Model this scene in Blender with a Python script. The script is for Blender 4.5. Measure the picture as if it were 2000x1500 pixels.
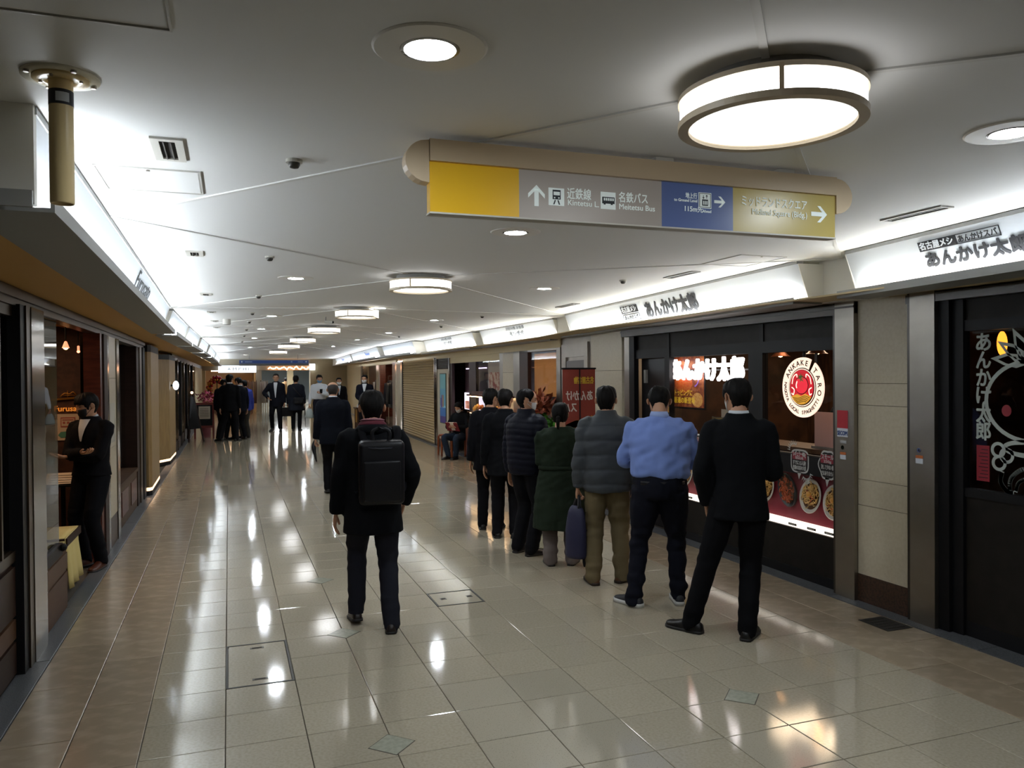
import bpy, bmesh, math, random
import numpy as np
from mathutils import Vector, Matrix, noise
random.seed(7)
for o in list(bpy.data.objects): bpy.data.objects.remove(o)
S = bpy.context.scene
COL = S.collection
PI = math.pi

# ------------------------------------------------------------------ camera
F_PX, CAM_H = 1540.0, 1.70
th, pt, rl = math.atan(553/F_PX), -math.atan(17/F_PX), math.radians(0.45)
fw = Vector((math.sin(th)*math.cos(pt), math.cos(th)*math.cos(pt), math.sin(pt)))
rt = Vector((math.cos(th), -math.sin(th), 0)); up = rt.cross(fw)
cr = rt*math.cos(rl) - up*math.sin(rl); cu = rt*math.sin(rl) + up*math.cos(rl)
cam = bpy.data.objects.new('camera', bpy.data.cameras.new('camera')); COL.objects.link(cam)
M = Matrix((cr, cu, -fw)).transposed().to_4x4(); M.translation = (0, 0, CAM_H)
cam.matrix_world = M
cam.data.sensor_width = 36; cam.data.lens = F_PX/2000*36; cam.data.clip_end = 200; cam.data.clip_start = .05
S.camera = cam
# ------------------------------------------------------------------ world, exposure, light levels
w = bpy.data.worlds.new('world'); S.world = w; w.use_nodes = True
w.node_tree.nodes['Background'].inputs[0].default_value = (.8, .85, 1, 1)
w.node_tree.nodes['Background'].inputs[1].default_value = .02
S.view_settings.view_transform = 'Standard'; S.view_settings.look = 'None'
S.view_settings.exposure = 0.5; S.view_settings.gamma = 1.0; S.view_settings.use_curve_mapping = False
L_TUBE, L_DOWN, L_DRUM = 36.0, 235.0, 7.0
try:
    S.cycles.max_bounces = 8; S.cycles.diffuse_bounces = 4; S.cycles.glossy_bounces = 4
    S.cycles.transparent_max_bounces = 12; S.cycles.sample_clamp_indirect = 12.0
    S.cycles.use_denoising = True; S.cycles.caustics_reflective = False; S.cycles.caustics_refractive = False
except Exception: pass

# ------------------------------------------------------------------ materials
def lin(h, a=1.0):
    h = h.lstrip('#'); h = ''.join(c*2 for c in h) if len(h) == 3 else h; v = [int(h[i:i+2], 16)/255 for i in (0, 2, 4)]
    return tuple([x/12.92 if x <= .04045 else ((x+.055)/1.055)**2.4 for x in v]+[a])
MATS = {}
def mat(name, col='#808080', rough=.5, metal=0., emit=None, es=1., spec=.5, var=0., noise_=None, bump=None, coat=0.):
    """var: brightness change from piece to piece; noise_=(scale, colour2, low, high); bump=(scale, strength)"""
    if name in MATS: return MATS[name]
    m = bpy.data.materials.new(name); m.use_nodes = True; MATS[name] = m
    nt = m.node_tree; b = nt.nodes['Principled BSDF']; N = nt.nodes.new; Lk = nt.links.new
    c = lin(col) if isinstance(col, str) else col
    b.inputs['Base Color'].default_value = c; b.inputs['Roughness'].default_value = rough
    b.inputs['Metallic'].default_value = metal; b.inputs['Specular IOR Level'].default_value = spec
    if coat: b.inputs['Coat Weight'].default_value = coat; b.inputs['Coat Roughness'].default_value = .05
    if emit is not None:
        b.inputs['Emission Color'].default_value = lin(emit) if isinstance(emit, str) else emit
        b.inputs['Emission Strength'].default_value = es
    src = None
    if noise_:
        tc = N('ShaderNodeTexCoord'); n = N('ShaderNodeTexNoise'); r = N('ShaderNodeValToRGB')
        mp = N('ShaderNodeMapping'); sc = noise_[0]
        mp.inputs['Scale'].default_value = sc if isinstance(sc, tuple) else (sc, sc, sc)
        Lk(tc.outputs['Object'], mp.inputs[0]); Lk(mp.outputs[0], n.inputs['Vector'])
        n.inputs['Scale'].default_value = 1; n.inputs['Detail'].default_value = 5
        r.color_ramp.elements[0].position = noise_[2]; r.color_ramp.elements[1].position = noise_[3]
        r.color_ramp.elements[0].color = c; r.color_ramp.elements[1].color = lin(noise_[1])
        Lk(n.outputs['Fac'], r.inputs[0]); src = r.outputs[0]
    if var:
        g = N('ShaderNodeNewGeometry'); oi = N('ShaderNodeObjectInfo'); ad = N('ShaderNodeMath'); fr = N('ShaderNodeMath'); mr = N('ShaderNodeMapRange'); mx = N('ShaderNodeMix')
        ad.operation = 'ADD'; fr.operation = 'FRACT'
        Lk(g.outputs['Random Per Island'], ad.inputs[0]); Lk(oi.outputs['Random'], ad.inputs[1]); Lk(ad.outputs[0], fr.inputs[0])
        Lk(fr.outputs[0], mr.inputs['Value']); mr.inputs['To Min'].default_value = 1-var; mr.inputs['To Max'].default_value = 1+var
        mx.data_type = 'RGBA'; mx.blend_type = 'MULTIPLY'; mx.inputs[0].default_value = 1
        if src: Lk(src, mx.inputs[6])
        else: mx.inputs[6].default_value = c
        Lk(mr.outputs[0], mx.inputs[7]); src = mx.outputs[2]
    if src: Lk(src, b.inputs['Base Color'])
    if bump:
        tc = N('ShaderNodeTexCoord'); n = N('ShaderNodeTexNoise'); bp = N('ShaderNodeBump')
        n.inputs['Scale'].default_value = bump[0]; n.inputs['Detail'].default_value = 3
        Lk(tc.outputs['Object'], n.inputs['Vector']); Lk(n.outputs['Fac'], bp.inputs['Height'])
        bp.inputs['Strength'].default_value = bump[1]; bp.inputs['Distance'].default_value = .01
        Lk(bp.outputs[0], b.inputs['Normal'])
    return m
def glass(name='glass', tint=(1, 1, 1, 1), ior=1.5):
    if name in MATS: return MATS[name]
    m = bpy.data.materials.new(name); m.use_nodes = True; MATS[name] = m
    nt = m.node_tree; nt.nodes.clear(); N = nt.nodes.new
    o = N('ShaderNodeOutputMaterial'); t = N('ShaderNodeBsdfTransparent'); g = N('ShaderNodeBsdfGlossy'); f = N('ShaderNodeFresnel'); x = N('ShaderNodeMixShader')
    t.inputs[0].default_value = tint; g.inputs['Roughness'].default_value = .0; f.inputs[0].default_value = ior
    q = N('ShaderNodeNewGeometry'); u = N('ShaderNodeMath'); u.operation = 'SUBTRACT'; u.inputs[0].default_value = 1; v = N('ShaderNodeMath'); v.operation = 'MULTIPLY'
    nt.links.new(q.outputs['Backfacing'], u.inputs[1]); nt.links.new(u.outputs[0], v.inputs[0]); nt.links.new(f.outputs[0], v.inputs[1]); nt.links.new(v.outputs[0], x.inputs[0]); nt.links.new(t.outputs[0], x.inputs[1]); nt.links.new(g.outputs[0], x.inputs[2]); nt.links.new(x.outputs[0], o.inputs[0])
    return m

# ------------------------------------------------------------------ objects
def tag(o, label=None, cat=None, group=None, kind=None):
    if label: o['label'] = label
    if cat: o['category'] = cat
    if group: o['group'] = group
    if kind: o['kind'] = kind
    return o
def root(name, loc, label=None, cat=None, group=None, kind=None, rz=0):
    o = bpy.data.objects.new(name, None); COL.objects.link(o); o.empty_display_size = .05
    o.location = loc; o.rotation_euler = (0, 0, rz)
    return tag(o, label, cat, group, kind)
def adopt(o, parent, local=False):
    if parent is None: return o
    o.parent = parent
    if not local and parent.parent is None:
        o.matrix_parent_inverse = parent.matrix_basis.inverted()
    return o
def meshobj(name, v, f, mats, parent=None, smooth=False, local=False, mi=None):
    me = bpy.data.meshes.new(name)
    me.from_pydata([tuple(p) for p in v], [], [tuple(q) for q in f])
    for m in (mats if isinstance(mats, (list, tuple)) else [mats]): me.materials.append(m)
    if mi is not None: me.polygons.foreach_set('material_index', np.array(mi, dtype=np.int32))
    if smooth: me.polygons.foreach_set('use_smooth', np.ones(len(me.polygons), dtype=bool))
    me.update()
    o = bpy.data.objects.new(name, me); COL.objects.link(o)
    return adopt(o, parent, local)
class MB:
    def __init__(s): s.v, s.f, s.m, s.k = [], [], [], 0
    def add(s, v, f, k=None):
        b = len(s.v); s.v += [tuple(p) for p in v]; s.f += [tuple(i+b for i in q) for q in f]; s.m += [s.k if k is None else k]*len(f); return s
    def hexa(s, p, k=None):
        return s.add(p, [(0, 3, 2, 1), (4, 5, 6, 7), (0, 1, 5, 4), (1, 2, 6, 5), (2, 3, 7, 6), (3, 0, 4, 7)], k)
    def box(s, x0, x1, y0, y1, z0, z1, k=None):
        return s.hexa([(x0, y0, z0), (x1, y0, z0), (x1, y1, z0), (x0, y1, z0), (x0, y0, z1), (x1, y0, z1), (x1, y1, z1), (x0, y1, z1)], k)
    def obox(s, c, d, rz=0, rx=0, k=None):
        R = Matrix.Rotation(rz, 3, 'Z') @ Matrix.Rotation(rx, 3, 'X'); c = Vector(c)
        q = [c+R @ Vector((sx*d[0]/2, sy*d[1]/2, sz*d[2]/2)) for sz in (-1, 1) for sx, sy in ((-1, -1), (1, -1), (1, 1), (-1, 1))]
        return s.hexa(q, k)
    def wall(s, a, b, z0, z1, t, k=None):
        """upright slab from a to b (plan), thickness t to the right of a->b (negative: left)"""
        d = Vector((b[0]-a[0], b[1]-a[1])); d.normalize(); n = Vector((d.y, -d.x))*t
        p = [(a[0], a[1]), (b[0], b[1]), (b[0]+n.x, b[1]+n.y), (a[0]+n.x, a[1]+n.y)]
        return s.hexa([(x, y, z0) for x, y in p]+[(x, y, z1) for x, y in p], k)
    def cyl(s, c, r, h, n=24, k=None, r2=None):
        r2 = r if r2 is None else r2; a = [2*PI*i/n for i in range(n)]
        v = [(c[0]+r*math.cos(t), c[1]+r*math.sin(t), c[2]) for t in a]+[(c[0]+r2*math.cos(t), c[1]+r2*math.sin(t), c[2]+h) for t in a]
        return s.add(v, [tuple(range(n-1, -1, -1)), tuple(range(n, 2*n))]+[(i, (i+1) % n, n+(i+1) % n, n+i) for i in range(n)], k)
    def lathe(s, c, prof, n=24, k=None, closed=False):
        v = [(c[0]+r*math.cos(2*PI*i/n), c[1]+r*math.sin(2*PI*i/n), c[2]+z) for r, z in prof for i in range(n)]
        f = [(j*n+i, j*n+(i+1) % n, (j+1)*n+(i+1) % n, (j+1)*n+i) for j in range(len(prof)-1) for i in range(n)]
        if closed: f += [((len(prof)-1)*n+i, (len(prof)-1)*n+(i+1) % n, (i+1) % n, i) for i in range(n)]
        return s.add(v, f, k)
    def prism(s, poly, fn, d, k=None):
        """poly in (u,v); fn(u,v,w)->xyz; extruded w from 0 to d"""
        n = len(poly); v = [fn(u, q, 0) for u, q in poly]+[fn(u, q, d) for u, q in poly]
        return s.add(v, [tuple(range(n-1, -1, -1)), tuple(range(n, 2*n))]+[(i, (i+1) % n, n+(i+1) % n, n+i) for i in range(n)], k)
    def tube(s, pts, rad, n=10, sub=1, ref=(1, 0, 0), k=None):
        v, f = tube(pts, rad, n, sub, ref); return s.add(v, f, k)
    def ball(s, c, r, n=10, k=None):
        r = r if isinstance(r, tuple) else (r, r, r); m = max(4, n//2+1)
        v = [(c[0]+r[0]*math.sin(PI*j/m)*math.cos(2*PI*i/n), c[1]+r[1]*math.sin(PI*j/m)*math.sin(2*PI*i/n), c[2]-r[2]*math.cos(PI*j/m)) for j in range(1, m) for i in range(n)]
        b = len(v); v += [(c[0], c[1], c[2]-r[2]), (c[0], c[1], c[2]+r[2])]
        f = [(j*n+i, j*n+(i+1) % n, (j+1)*n+(i+1) % n, (j+1)*n+i) for j in range(m-2) for i in range(n)]
        f += [(b, (i+1) % n, i) for i in range(n)]+[(b+1, (m-2)*n+i, (m-2)*n+(i+1) % n) for i in range(n)]
        return s.add(v, f, k)
    def build(s, name, mats, parent=None, smooth=False, local=False, kind=None, label=None):
        o = meshobj(name, s.v, s.f, mats, parent, smooth, local, s.m)
        return tag(o, label, None, None, kind)
def catmull(P, R, sub):
    P = np.array(P, float); R = np.array(R, float)
    if sub <= 1: return P, R
    op, orr = [], []
    for i in range(len(P)-1):
        a, b, c, d = P[max(i-1, 0)], P[i], P[i+1], P[min(i+2, len(P)-1)]
        for j in range(sub):
            t = j/sub; op.append(.5*((2*b)+(c-a)*t+(2*a-5*b+4*c-d)*t*t+(3*b-a-3*c+d)*t**3)); orr.append(R[i]*(1-t)+R[i+1]*t)
    op.append(P[-1]); orr.append(R[-1])
    return np.array(op), np.array(orr)
def tube(P, R, n=12, sub=1, ref=(1, 0, 0)):
    """closed tube; R gives r or (r along ref, r across)"""
    R = [r if isinstance(r, (tuple, list)) else (r, r) for r in R]
    P, R = catmull(P, R, sub); m = len(P)
    V = []; ref = np.array(ref, float); ang = np.arange(n)*2*PI/n
    for i in range(m):
        t = P[min(i+1, m-1)]-P[max(i-1, 0)]; t = t/(np.linalg.norm(t)+1e-9)
        x = ref-t*(ref@t)
        if np.linalg.norm(x) < .2: x = np.array([0, 1., 0])-t*t[1]
        x = x/np.linalg.norm(x); y = np.cross(t, x)
        V.append(P[i]+np.outer(np.cos(ang)*R[i][0], x)+np.outer(np.sin(ang)*R[i][1], y))
    V = np.concatenate(V)
    f = [(j*n+i, j*n+(i+1) % n, (j+1)*n+(i+1) % n, (j+1)*n+i) for j in range(m-1) for i in range(n)]
    f += [tuple(range(n-1, -1, -1)), tuple(range((m-1)*n, m*n))]
    return [tuple(p) for p in V], f
FIT = []
def text(s, size, m, parent, o, ux, uz, name='lettering', ext=.002, off=0., width=None, align='CENTER', local=False, spacing=1.0, line=1.0):
    """flat lettering: o = anchor (baseline), ux = reading direction, uz = up"""
    c = bpy.data.curves.new(name, 'FONT'); c.body = s; c.size = size; c.extrude = ext; c.align_x = align
    c.space_character = spacing; c.space_line = line; c.resolution_u = 3
    c.materials.append(m); ob = bpy.data.objects.new(name, c); COL.objects.link(ob)
    ux = Vector(ux).normalized(); uz = Vector(uz).normalized(); n = ux.cross(uz)
    A = Matrix((ux, uz, n)).transposed().to_4x4(); A.translation = Vector(o)
    adopt(ob, parent, local); ob.matrix_basis = A
    if off > 0: ob['bold'] = off
    if width: FIT.append((ob, width, A.copy()))
    return ob
def copy_tree(o, parent=None):
    c = o.copy(); COL.objects.link(c)
    if parent: c.parent = parent
    for ch in o.children: copy_tree(ch, c)
    return c
# ================================================================== palette
white_ceiling = mat('white_ceiling', '#e4e4e2', .75)
seam_m = mat('seam_paint', '#d9d8d4', .6)
beige_tile = mat('beige_tile', '#aea592', .07, var=.045, noise_=(70, '#a39a86', .4, .65), bump=(260, .010), spec=.8)
speck_tile = mat('speck_tile', '#aaa290', .075, var=.04, noise_=(150, '#777060', .58, .75), bump=(260, .012), spec=.8)
marble_tile = mat('marble_tile', '#978771', .2, var=.07, noise_=((7, 10, 7), '#a99a83', .45, .72), bump=(300, .008), spec=.8)
diamond_m = mat('grey_stone_inlay', '#a5a595', .12, noise_=(40, '#989a8b', .4, .6))
granite_m = mat('grey_granite', '#5f6164', .35, var=.08, noise_=(160, '#3d3f42', .45, .6))
grout_m = mat('dark_grout', '#4b443a', .9)
steel = mat('brushed_steel', '#a8a299', .36, 1.0, noise_=((2, 2, 3), '#9d978e', .4, .6))
chrome = mat('chrome', '#cfcfcf', .08, 1.0)
black_m = mat('black_paint', '#101012', .5, spec=.25)
dark_brown_panel = mat('dark_brown_panel', '#1f1b17', .5, spec=.2, noise_=(9, '#191612', .4, .6))
cream_stone = mat('cream_stone', '#c3b9a2', .35, var=.03, noise_=(40, '#bdb29a', .4, .62))
brown_stone = mat('brown_stone', '#4a3426', .4, noise_=(60, '#35241a', .45, .6))
ochre = mat('ochre_soffit', '#d3a25a', .6)
cream_paint = mat('cream_paint', '#c9b78f', .6)
lip_grey = mat('lip_grey', '#9a9b98', .5)
sign_white = mat('sign_white', '#c3c8ce', .45)
wood_dark = mat('dark_wood', '#2e1d14', .5, spec=.2, noise_=((4, 4, 30), '#2a1810', .4, .6))
wood_mid = mat('brown_wood', '#4d3522', .5, spec=.2, noise_=((4, 4, 30), '#4a301d', .4, .6))
mahogany = mat('mahogany', '#5b2a1c', .35, noise_=((5, 5, 30), '#461d12', .4, .6))
tube_m = mat('tube_light', '#ffffff', .5, emit=(.88, .94, 1, 1), es=L_TUBE)
tube_r = mat('tube_light_right', '#ffffff', .5, emit=(.9, .95, 1, 1), es=L_TUBE*.72)
down_m = mat('downlight_lens', '#ffffff', .5, emit=(.87, .94, 1, 1), es=L_DOWN)
drum_side_m = mat('drum_side', '#ffffff', .5, emit=(.97, .98, 1, 1), es=2.6)
drum_m = mat('drum_diffuser', '#ffffff', .5, emit=(.96, .98, 1, 1), es=L_DRUM)
drum_edge_m = mat('drum_inner_ring', '#ffffff', .5, emit=(1, .98, .93, 1), es=L_DRUM*.12)
drum_ring = mat('drum_ring', '#d9c9ae', .4)
beige_metal = mat('beige_metal', '#d3bd9b', .4)
clear = glass()
ink = mat('black_ink', '#15161c', .6)
ZC = 2.55
# ================================================================== floor
fl = MB().box(-7, 8.5, -6, 72, -.12, -.012).build('floor', grout_m); tag(fl, kind='structure')
cells = []
T = .366
for r in range(0, 190):
    y = 1.68+.36*r
    for c in range(-4 if y < 2.6 else 0, 11):
        x = -.40+T*c
        cells.append((x, y))
HATCH = [(-.035, .33, 4.56, 5.28), (1.43, 1.796, 5.64, 6.0)]
INLAY = [(2.52, 3.48), (.69, 3.60), (.70, 5.28), (.70, 6.72)]
def hidden(x, y): return any(x > a-.1 and x+T < b+.1 and y > c-.1 and y+.36 < d+.1 for a, b, c, d in HATCH)
cells = [c for c in cells if not hidden(*c)]
tile_mesh = {}
def tile_obj(name, m, w, d, x, y, parent, z=0., tilt=.0007):
    k = (m.name, round(w, 3), round(d, 3))
    if k not in tile_mesh:
        t = MB(); a, b = w/2-.0018, d/2-.0018; e = .003
        t.add([(-a, -b, -.011), (a, -b, -.011), (a, b, -.011), (-a, b, -.011), (-a, -b, -.0015), (a, -b, -.0015), (a, b, -.0015), (-a, b, -.0015), (-a+e, -b+e, 0), (a-e, -b+e, 0), (a-e, b-e, 0), (-a+e, b-e, 0)],
              [(0, 1, 5, 4), (1, 2, 6, 5), (2, 3, 7, 6), (3, 0, 4, 7), (4, 5, 9, 8), (5, 6, 10, 9), (6, 7, 11, 10), (7, 4, 8, 11), (8, 9, 10, 11)])
        o = t.build(name, m); tile_mesh[k] = o.data
    else:
        o = bpy.data.objects.new(name, tile_mesh[k]); COL.objects.link(o)
    o.location = (x+w/2, y+d/2, z); o.rotation_euler = (random.uniform(-tilt, tilt), random.uniform(-tilt, tilt), 0)
    o.parent = parent; return o
cells.sort(key=lambda c: (c[0]+T/2-1.2)**2*.3+(c[1]+.18)**2)
SPK = {4, 5}
def spk(x, y): return 1.0 < x < 1.75 and y < 4.1 or (2.1 < x < 2.5 and y < 3.0)
for x, y in cells[:300]: tile_obj('tile', speck_tile if spk(x, y) else beige_tile, T, .36, x, y, fl)
st = MB()
for x, y in cells[300:]:
    a = [random.uniform(-.0004, .0004) for _ in range(4)]; g = .002
    st.add([(x+g, y+g, a[0]), (x+T-g, y+g, a[0]), (x+T-g, y+.36-g, a[1]), (x+g, y+.36-g, a[1])], [(0, 1, 2, 3)])
st.build('far_tiling', beige_tile, fl, kind='stuff')
for side, xs, wd in (('left', (-1.03, -.715), .315), ('right', (3.626, 3.953), .327)):
    for ci, x in enumerate(xs):
        y = 1.3+(.36 if ci else 0)
        while y < 38:
            if y < 22: tile_obj('marble_tile', marble_tile, wd, .72, x, y, fl)
            else: tile_obj('marble_tile', marble_tile, wd, 4.32, x, y, fl); y += 3.6
            y += .72
for x in (-1.17,):
    y = 3.0
    while y < 38: tile_obj('kerb_stone', granite_m, .14, 1.2 if y < 20 else 6, x, y, fl, .004, 0); y += 1.2 if y < 20 else 6
RW = [(4.4, 1.0), (4.4, 8.65), (4.62, 10.5), (4.70, 14), (4.76, 18.8), (4.92, 23.5), (5.05, 27), (5.2, 33), (5.45, 40)]
for a, b in zip(RW, RW[1:]):
    n = max(1, round((b[1]-a[1])/1.2)); L = math.hypot(b[0]-a[0], b[1]-a[1])/n
    for i in range(n):
        p = [a[j]+(b[j]-a[j])*i/n for j in (0, 1)]; q = [a[j]+(b[j]-a[j])*(i+1)/n for j in (0, 1)]
        k = MB(); k.hexa([(p[0]-.12, p[1]+.002, -.011), (p[0]+.05, p[1]+.002, -.011), (q[0]+.05, q[1]-.002, -.011), (q[0]-.12, q[1]-.002, -.011), (p[0]-.12, p[1]+.002, .004), (p[0]+.05, p[1]+.002, .004), (q[0]+.05, q[1]-.002, .004), (q[0]-.12, q[1]-.002, .004)]).build('kerb_stone', granite_m, fl)
# strip of marble between the border columns and the far right wall
fr = MB()
for a, b in zip(RW[1:], RW[2:]): fr.add([(4.28, a[1], -.001), (a[0]-.12, a[1], -.001), (b[0]-.12, b[1], -.001), (4.28, b[1], -.001)], [(0, 1, 2, 3)])
fr.build('marble_margin', marble_tile, fl)
for i, (x, y) in enumerate(INLAY):
    a = .105; d = MB(); d.prism([(-a, 0), (0, -a), (a, 0), (0, a)], lambda u, v, q: (x+u, y+v, q), .0016).build('diamond_inlay', diamond_m, fl)
    k = MB(); e = a+.006; k.prism([(-e, 0), (0, -e), (e, 0), (0, e)], lambda u, v, q: (x+u, y+v, q), .0008).build('inlay_joint', grout_m, fl)
# access covers let into the floor
for i, (a, b, c, d) in enumerate(HATCH):
    h = root('floor_hatch', ((a+b)/2, (c+d)/2, 0), ['large beige floor access cover with dark metal rim and two recessed pulls', 'smaller speckled floor access cover with two pulls behind the walking man, right side'][i], 'hatch', 'floor access covers')
    e = .012
    f = MB(); f.box(a, b, c, c+e, -.01, .002).box(a, b, d-e, d, -.01, .002).box(a, a+e, c+e, d-e, -.01, .002).box(b-e, b, c+e, d-e, -.01, .002); f.build('rim', mat('hatch_rim', '#4b4a46', .5, .6), h)
    MB().box(a+e+.003, b-e-.003, c+e+.003, d-e-.003, -.01, .0).build('cover', beige_tile if i == 0 else speck_tile, h)
    hd = mat('hatch_handle', '#57534c', .45, .8)
    for px, py in (((a+b)/2, c+.09), ((a+b)/2, d-.09)) if i == 0 else ((a+.09, (c+d)/2), (b-.07, (c+d)/2)):
        k = MB(); w_, d_ = (.042, .014) if i == 0 else (.022, .022)
        k.box(px-w_, px+w_, py-d_, py+d_, 0, .0012); k.tube([(px-w_*.7, py, .002), (px+w_*.7, py, .002)], [.003, .003], 6, ref=(0, 1, 0)); k.build('pull', hd, h)
g = root('floor_drain', (4.18, 4.2, 0), 'small dark square metal plate in the floor beside the steel pillar', 'drain cover')
MB().box(4.05, 4.26, 4.02, 4.28, 0, .003).build('plate', mat('drain_metal', '#2e2d2b', .5, .5), g)
k = MB()
for i in range(5): k.box(4.08, 4.23, 4.055+i*.045, 4.07+i*.045, .003, .005)
k.build('grip_ribs', mat('drain_metal'), g)

# ================================================================== ceiling
ce = MB().box(-7, 8.5, -6, 40.5, ZC, ZC+.1).build('ceiling', white_ceiling); tag(ce, kind='structure')
DR = [(1.5, 1.92), (1.55, 6.6), (1.5, 9.84), (1.5, 13.4), (1.48, 17.2), (1.44, 20.7), (1.45, 25.5)]
LN = [(-.55, -.4), (-.57, 4.6), (-.64, 10.35), (-.62, 14.0), (-.55, 17.8), (-.48, 21.9), (-.42, 28.7)]
RN = [(4.2, -.2), (4.3, 4.7), (4.5, 10.3), (4.45, 14.3), (4.36, 18.6), (4.2, 23), (4.4, 30)]
def seam(a, b):
    d = Vector((b[0]-a[0], b[1]-a[1])); n = Vector((-d.y, d.x)).normalized()*.011
    k = MB(); p = [(a[0]-n.x, a[1]-n.y), (b[0]-n.x, b[1]-n.y), (b[0]+n.x, b[1]+n.y), (a[0]+n.x, a[1]+n.y)]
    k.hexa([(x, y, ZC-.006) for x, y in p]+[(x, y, ZC+.01) for x, y in p]).build('seam', seam_m, ce)
def toward(a, b, r): d = Vector(b)-Vector(a); return tuple(Vector(a)+d.normalized()*r)
for i in range(6):
    D = DR[i]
    for nd in ((LN[i], LN[i+1], RN[i], RN[i+1]) if i else (LN[0], LN[1], RN[0], RN[1])):
        seam(toward(D, nd, .2), nd)
# ------------------------------------------------ round drum lamps
drum_lab = ['large glowing drum ceiling lamp nearest the camera, right of the hanging sign', 'glowing drum ceiling lamp, second from the camera, beyond the hanging sign', 'third drum ceiling lamp along the corridor, small and bright', 'fourth drum ceiling lamp along the corridor, beside a small camera', 'fifth drum ceiling lamp, white band seen almost edge on', 'sixth drum ceiling lamp, short white band far down the corridor', 'farthest drum ceiling lamp, just before the blue overhead sign']
def drum(x, y, lab):
    R_, z0, z1 = .26, 2.425, 2.512
    h = root('drum_lamp', (x, y, ZC), lab, 'ceiling lamp', 'drum ceiling lamps in the middle row')
    MB().cyl((x, y, z1-.004), .205, ZC-z1+.004, 40).build('ceiling_plate', mat('grey_paint', '#8d8b86', .5), h)
    MB().lathe((x, y, 0), [(R_-.004, z0+.012), (R_, z0+.014), (R_, z1-.012), (R_-.004, z1-.01)], 56, closed=True).build('side_diffuser', drum_side_m, h, True)
    MB().lathe((x, y, 0), [(R_+.006, z1-.014), (R_+.006, z1), (.1, z1+.002), (.1, z1-.006), (R_-.004, z1-.014)], 56, closed=True).build('top_ring', drum_ring, h)
    MB().lathe((x, y, 0), [(R_-.026, z0+.004), (R_-.024, z0-.004), (R_+.006, z0-.004), (R_+.007, z0+.014), (R_-.02, z0+.016)], 56, closed=True).build('bottom_ring', drum_ring, h)
    MB().lathe((x, y, 0), [(.001, z0+.012), (R_-.09, z0+.010)], 48).build('bottom_diffuser', drum_m, h, True)
    MB().lathe((x, y, 0), [(R_-.09, z0+.010), (R_-.02, z0+.008)], 48).build('diffuser_edge', drum_edge_m, h, True)
    for q in range(3):
        a = math.radians(-122+q*120)
        MB().obox((x+math.cos(a)*(R_+.002), y+math.sin(a)*(R_+.002), (z0+z1)/2), (.008, .012, z1-z0-.01), a).build('strut', beige_metal, h)
    return h
for (x, y), lab in zip(DR, drum_lab): drum(x, y, lab)
# ------------------------------------------------ recessed downlights
DL = [(.50, 2.0, 'recessed downlight with wide trim ring nearest the camera, above the walking man'), (2.62, 2.04, 'recessed downlight at the right edge of the ceiling, beside the large drum lamp'),
      (1.61, 4.4, 'recessed downlight directly below the grey part of the hanging sign'), (.55, 7.0, 'recessed downlight left of the second drum lamp'), (2.92, 7.17, 'recessed downlight right of the second drum lamp'),
      (1.78, 9.75, 'recessed downlight between second and third drum lamps'), (.57, 11.4, 'recessed downlight left of the third drum lamp'), (2.95, 11.7, 'recessed downlight right of the third drum lamp'),
      (.54, 14.5, 'recessed downlight left of the fourth drum lamp'), (2.95, 15.3, 'recessed downlight right of the fourth drum lamp'), (.53, 17.9, 'recessed downlight left of the fifth drum lamp'),
      (2.8, 18.3, 'recessed downlight right of the fifth drum lamp'), (.57, 23.4, 'recessed downlight left of the sixth drum lamp'), (2.75, 22.4, 'recessed downlight right of the sixth drum lamp'),
      (.6, 31, 'farthest recessed downlight left of the blue overhead sign'), (2.6, 30.4, 'farthest recessed downlight right of the blue overhead sign')]
ring_m = mat('downlight_ring', '#e2dfd8', .35)
def downlight(x, y, lab, grp='recessed downlights'):
    h = root('downlight', (x, y, ZC), lab, 'downlight', grp)
    MB().lathe((x, y, ZC), [(.076, -.002), (.078, -.006), (.144, -.005), (.15, -.001), (.15, .002), (.076, .002)], 40, closed=True).build('trim_ring', ring_m, h)
    MB().lathe((x, y, ZC), [(.064, -.003), (.068, -.008), (.077, -.006), (.077, .002), (.064, .002)], 32, closed=True).build('inner_ring', mat('inner_ring', '#9b9a97', .25, .6), h)
    MB().lathe((x, y, ZC), [(.001, -.006), (.045, -.005), (.065, -.002)], 32).build('lens', down_m, h, True)
for d in DL: downlight(*d)
for x, y in ((.5, -2.4), (2.6, -2.4), (-2.6, .6)): downlight(x, y, 'added fill downlight, unseen in the ceiling behind the camera, %s' % ('over the side passage' if x < 0 else 'left' if x < 1 else 'right'))  # unseen downlights, added to throw light forward into the view
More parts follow.
